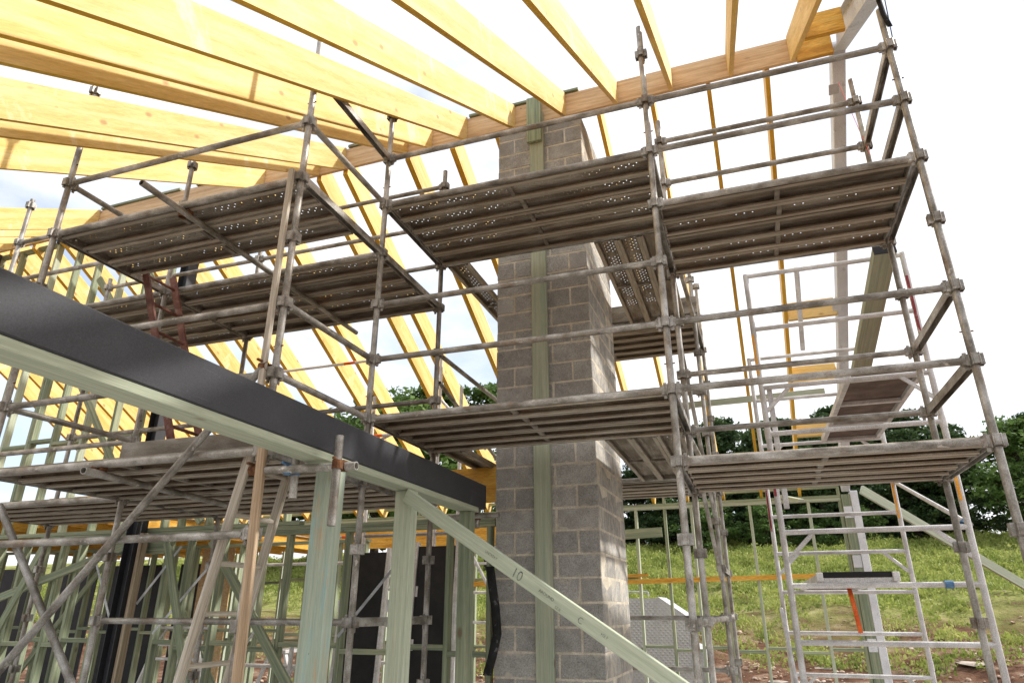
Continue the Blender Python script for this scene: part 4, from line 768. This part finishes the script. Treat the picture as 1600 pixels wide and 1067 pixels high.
# ------------------------------------------------------------------ checker plate tool box trailer
tb = thing('toolbox_trailer', 'grey checker plate tool box trailer parked behind the rear wall right of the chimney', 'trailer', (-2.2, 14.0, 0))
put('body', extrude_me([(-3.4, 0.35), (-1.22, 0.35), (-1.20, 1.42), (-1.33, 1.52), (-1.765, 1.81), (-1.815, 1.785), (-3.4, 1.785)], 13.6, 14.9, 'checkerplate'), I4, tb)
put('door', fixn(mesh(*BX(-1.78, -1.26, 13.585, 13.60, 0.55, 1.42), 'checkerplate')), I4, tb)
put('side_panel', fixn(mesh(*BX(-3.3, -1.87, 13.588, 13.60, 0.55, 1.73), 'checkerplate')), I4, tb)
tube('handle', (-1.72, 13.57, 1.40), (-1.62, 13.57, 1.40), 0.012, 'galv_clean', tb)
tube('roof_rail', (-3.3, 13.65, 1.90), (-1.95, 13.65, 1.90), 0.016, 'galv_clean', tb); tube('roof_rail_post', (-1.95, 13.65, 1.82), (-1.95, 13.65, 1.90), 0.016, 'galv_clean', tb)
put('mudguard', extrude_me([(-1.18, 0.3), (-0.95, 0.3), (-0.98, 0.75), (-1.10, 0.95), (-1.18, 0.98)], 13.7, 14.8, 'galv_clean'), I4, tb)
for xx in (-2.9, -1.6):
    put('wheel', smooth_by(fixn(mesh(*xform(tube_vf(0.2, 0.30, 20, 0.12), Matrix.Translation((xx, 13.62, 0.3)) @ Matrix.Rotation(R(90), 4, 'Z')), 'blackply'))), I4, tb)

# ------------------------------------------------------------------ trees
def limb_vf(pts, rs, n=8):
    V, F = [], []
    for i, (p, r) in enumerate(zip(pts, rs)):
        p = Vector(p); t = (Vector(pts[min(i + 1, len(pts) - 1)]) - Vector(pts[max(i - 1, 0)])).normalized(); a = t.orthogonal().normalized(); b = t.cross(a)
        for j in range(n):
            g = 2 * math.pi * j / n; V.append(tuple(p + a * r * math.cos(g) + b * r * math.sin(g)))
        if i: F += [((i - 1) * n + j, (i - 1) * n + (j + 1) % n, i * n + (j + 1) % n, i * n + j) for j in range(n)]
    return V, F
def make_tree(h, wid, nclump, nleaf, leaf, base, seed, cone=0.5):
    """trunk mesh, crown mesh; crown = clumps of leaf quads at the ends of limbs inside an uneven envelope"""
    g = np.random.default_rng(seed); parts = []
    tp = [(g.normal(0, .05 * i), g.normal(0, .05 * i), h * f) for i, f in enumerate((0, .2, .45, .7, .92))]
    parts.append(limb_vf(tp, [h * .024, h * .02, h * .015, h * .009, h * .003]))
    P_, A_, B_ = [], [], []
    for c in range(nclump):
        f = base + (1 - base) * g.uniform() ** 0.85; ang = g.uniform(0, 2 * math.pi)
        env = wid * (math.sin(math.pi * min(1, (f - base) / (1 - base) * (0.95 - cone * .6) + 0.12 + cone * .25)) ** 0.6) * (1 - cone * f) * (0.75 + 0.35 * math.sin(ang * 3 + seed + f * 9))
        rad = env * g.uniform(0.35, 1) ** 0.6
        cpt = np.array([rad * math.cos(ang), rad * math.sin(ang), h * f + g.normal(0, .15)])
        if c % 5 == 0:
            a = (tp[2][0] * .5, tp[2][1] * .5, max(h * .15, cpt[2] - rad * .6)); mid = tuple((np.array(a) + cpt) / 2 + [0, 0, -.1]); parts.append(limb_vf([a, mid, tuple(cpt)], [h * .007, h * .005, h * .002], 5))
        nl = int(nleaf * g.uniform(.5, 1.4)); sz = wid * g.uniform(.13, .26)
        q = g.normal(size=(nl, 3)); q /= np.linalg.norm(q, axis=1, keepdims=True); q *= (g.uniform(size=(nl, 1)) ** .5) * sz * np.array([1, 1, .6])
        s = leaf * g.uniform(.5, 1.25, (nl, 1)); a = g.normal(size=(nl, 3)); a /= np.linalg.norm(a, axis=1, keepdims=True); b = g.normal(size=(nl, 3)); b /= np.linalg.norm(b, axis=1, keepdims=True)
        P_.append(cpt + q); A_.append(a * s); B_.append(b * s)
    return joinvf(parts), (np.concatenate(P_), np.concatenate(A_), np.concatenate(B_))
PROTO = {}
def tree(kind, x, y, h, lab, cat='tree', group=None, rot=0, name='tree'):
    spec = {'dark': (10, 3.4, 190, 90, 0.13, 0.03, 'leaf_dark', .55), 'dark2': (10, 2.9, 180, 90, 0.13, 0.05, 'leaf_dark', .7), 'mid': (8, 3.6, 120, 90, 0.13, 0.18, 'leaf_mid', .3), 'brown': (9, 2.4, 80, 80, 0.12, 0.25, 'leaf_brown', .5), 'bush': (3, 2.2, 70, 80, 0.09, 0.05, 'leaf_mid', .3), 'thin': (9, 2.6, 70, 60, 0.13, 0.35, 'leaf_mid', .4)}[kind]
    if kind not in PROTO:
        tv, (p, a, b) = make_tree(*spec[:6], seed=len(PROTO) + 3, cone=spec[7])
        PROTO[kind] = (fixn(mesh(*tv, 'bark', smooth=True)), quads_mesh('crown', p, a, b, spec[6]))
    s = h * (0.90 if -7 < x < 9.5 else 0.80 if x > -10 else 0.86) / spec[0]; M = Matrix.Translation((x, y, float(hz(np.array(x), np.array(y))) - 0.1)) @ Matrix.Rotation(rot, 4, 'Z') @ Matrix.Diagonal((s * random.uniform(1.1, 1.4), s * random.uniform(1.1, 1.4), s, 1))
    t = put(name, None, M, None, lab, cat, group); put('trunk', PROTO[kind][0], M, t); put('crown', PROTO[kind][1], M, t)
T = [('dark', -9.5, 50, 7.5, 'dark tree behind the chimney, seen between the posts'), ('dark2', -5.5, 48, 8.5, 'dark tree just right of the chimney below the lower walkway'), ('dark', -1.2, 50, 10.2, 'tall dark tree topping out beside the yellow rear rafters'),
     ('dark2', 1.0, 47, 8.2, 'dark tree directly behind the rear top plate'), ('dark', 3.2, 50, 9.4, 'dark tree behind the aluminium tower, left half'), ('dark2', 5.6, 48, 9.0, 'dark tree behind the aluminium tower, right half'),
     ('dark', 8.0, 50, 9.6, 'dark tree behind the right inner standard'), ('dark2', 10.4, 49, 9.8, 'dark tree between the two right standards'), ('brown', 11.0, 52, 9.4, 'rusty brown tree rising between the two right standards'),
     ('dark', 12.6, 50, 9.6, 'tall dark tree behind the rightmost standard'), ('mid', 14.6, 44, 8.4, 'bright green leafy tree at the right edge of the picture'), ('dark2', 17.5, 50, 9.5, 'dark tree beyond the right edge'),
     ('dark2', -7.4, 51, 9.5, 'dark tree half hidden by the right edge of the chimney'), ('dark', -3.4, 52, 10.0, 'dark tree between the first two thin rear studs'), ('dark', 4.4, 53, 10.5, 'dark tree furthest back behind the tower'), ('dark2', 6.9, 53, 10.8, 'dark tree furthest back left of the right inner standard'), ('dark', 9.3, 53, 10.6, 'dark tree furthest back right of the right inner standard'), ('dark2', 2.1, 53, 10.4, 'dark tree furthest back behind the left tower uprights'), ('dark', -5.0, 46, 6.4, 'low dark tree just right of the chimney above the grass'), ('dark2', 0.0, 46, 6.6, 'low dark tree above the yellow rail'), ('dark', 4.5, 46.5, 7.4, 'low dark tree behind the ladder side of the tower'), ('dark', 7.2, 46.5, 7.6, 'low dark tree left of the right inner standard foot'), ('dark2', 9.4, 46.5, 7.4, 'low dark tree by the pale leaning prop'), ('dark', 11.6, 46, 7.8, 'low dark tree beside the rightmost standard'), ('mid', 0.9, 43, 3.6, 'light green shrub below the dark trees right of the chimney'), ('bush', 6.2, 44, 2.4, 'pale shrub at the top of the grass beside the steel column'), ('bush', -2.3, 44, 3.0, 'light green shrub just right of the chimney'), ('bush', 3.5, 44.5, 2.6, 'yellow green shrub behind the tower ladder frame'),
     ('mid', -22, 38, 12.5, 'leafy green tree showing between the rear rafters, leftmost'), ('mid', -17.5, 36, 12.5, 'leafy green tree filling the gap left of the middle rafters'), ('thin', -14.0, 37, 12.3, 'sparse leafy tree above the lower ledger left of the chimney'), ('mid', -26, 40, 11.5, 'leafy green tree far left behind the studs'),
     ('dark2', -12.5, 50, 9.0, 'dark tree seen just left of the chimney'), ('dark', -17, 52, 8.5, 'dark tree behind the stout blue-green post'), ('dark', -22.5, 52, 9, 'dark tree behind the leaning ladder'), ('mid', -31, 42, 11, 'leafy green tree at the far left')]
for i, (k, x, y, h, lab) in enumerate(T): tree(k, x, y, h, lab, rot=i * 1.3, group='trees and shrubs along the top of the bank', name='shrub' if h < 4 else 'tree')
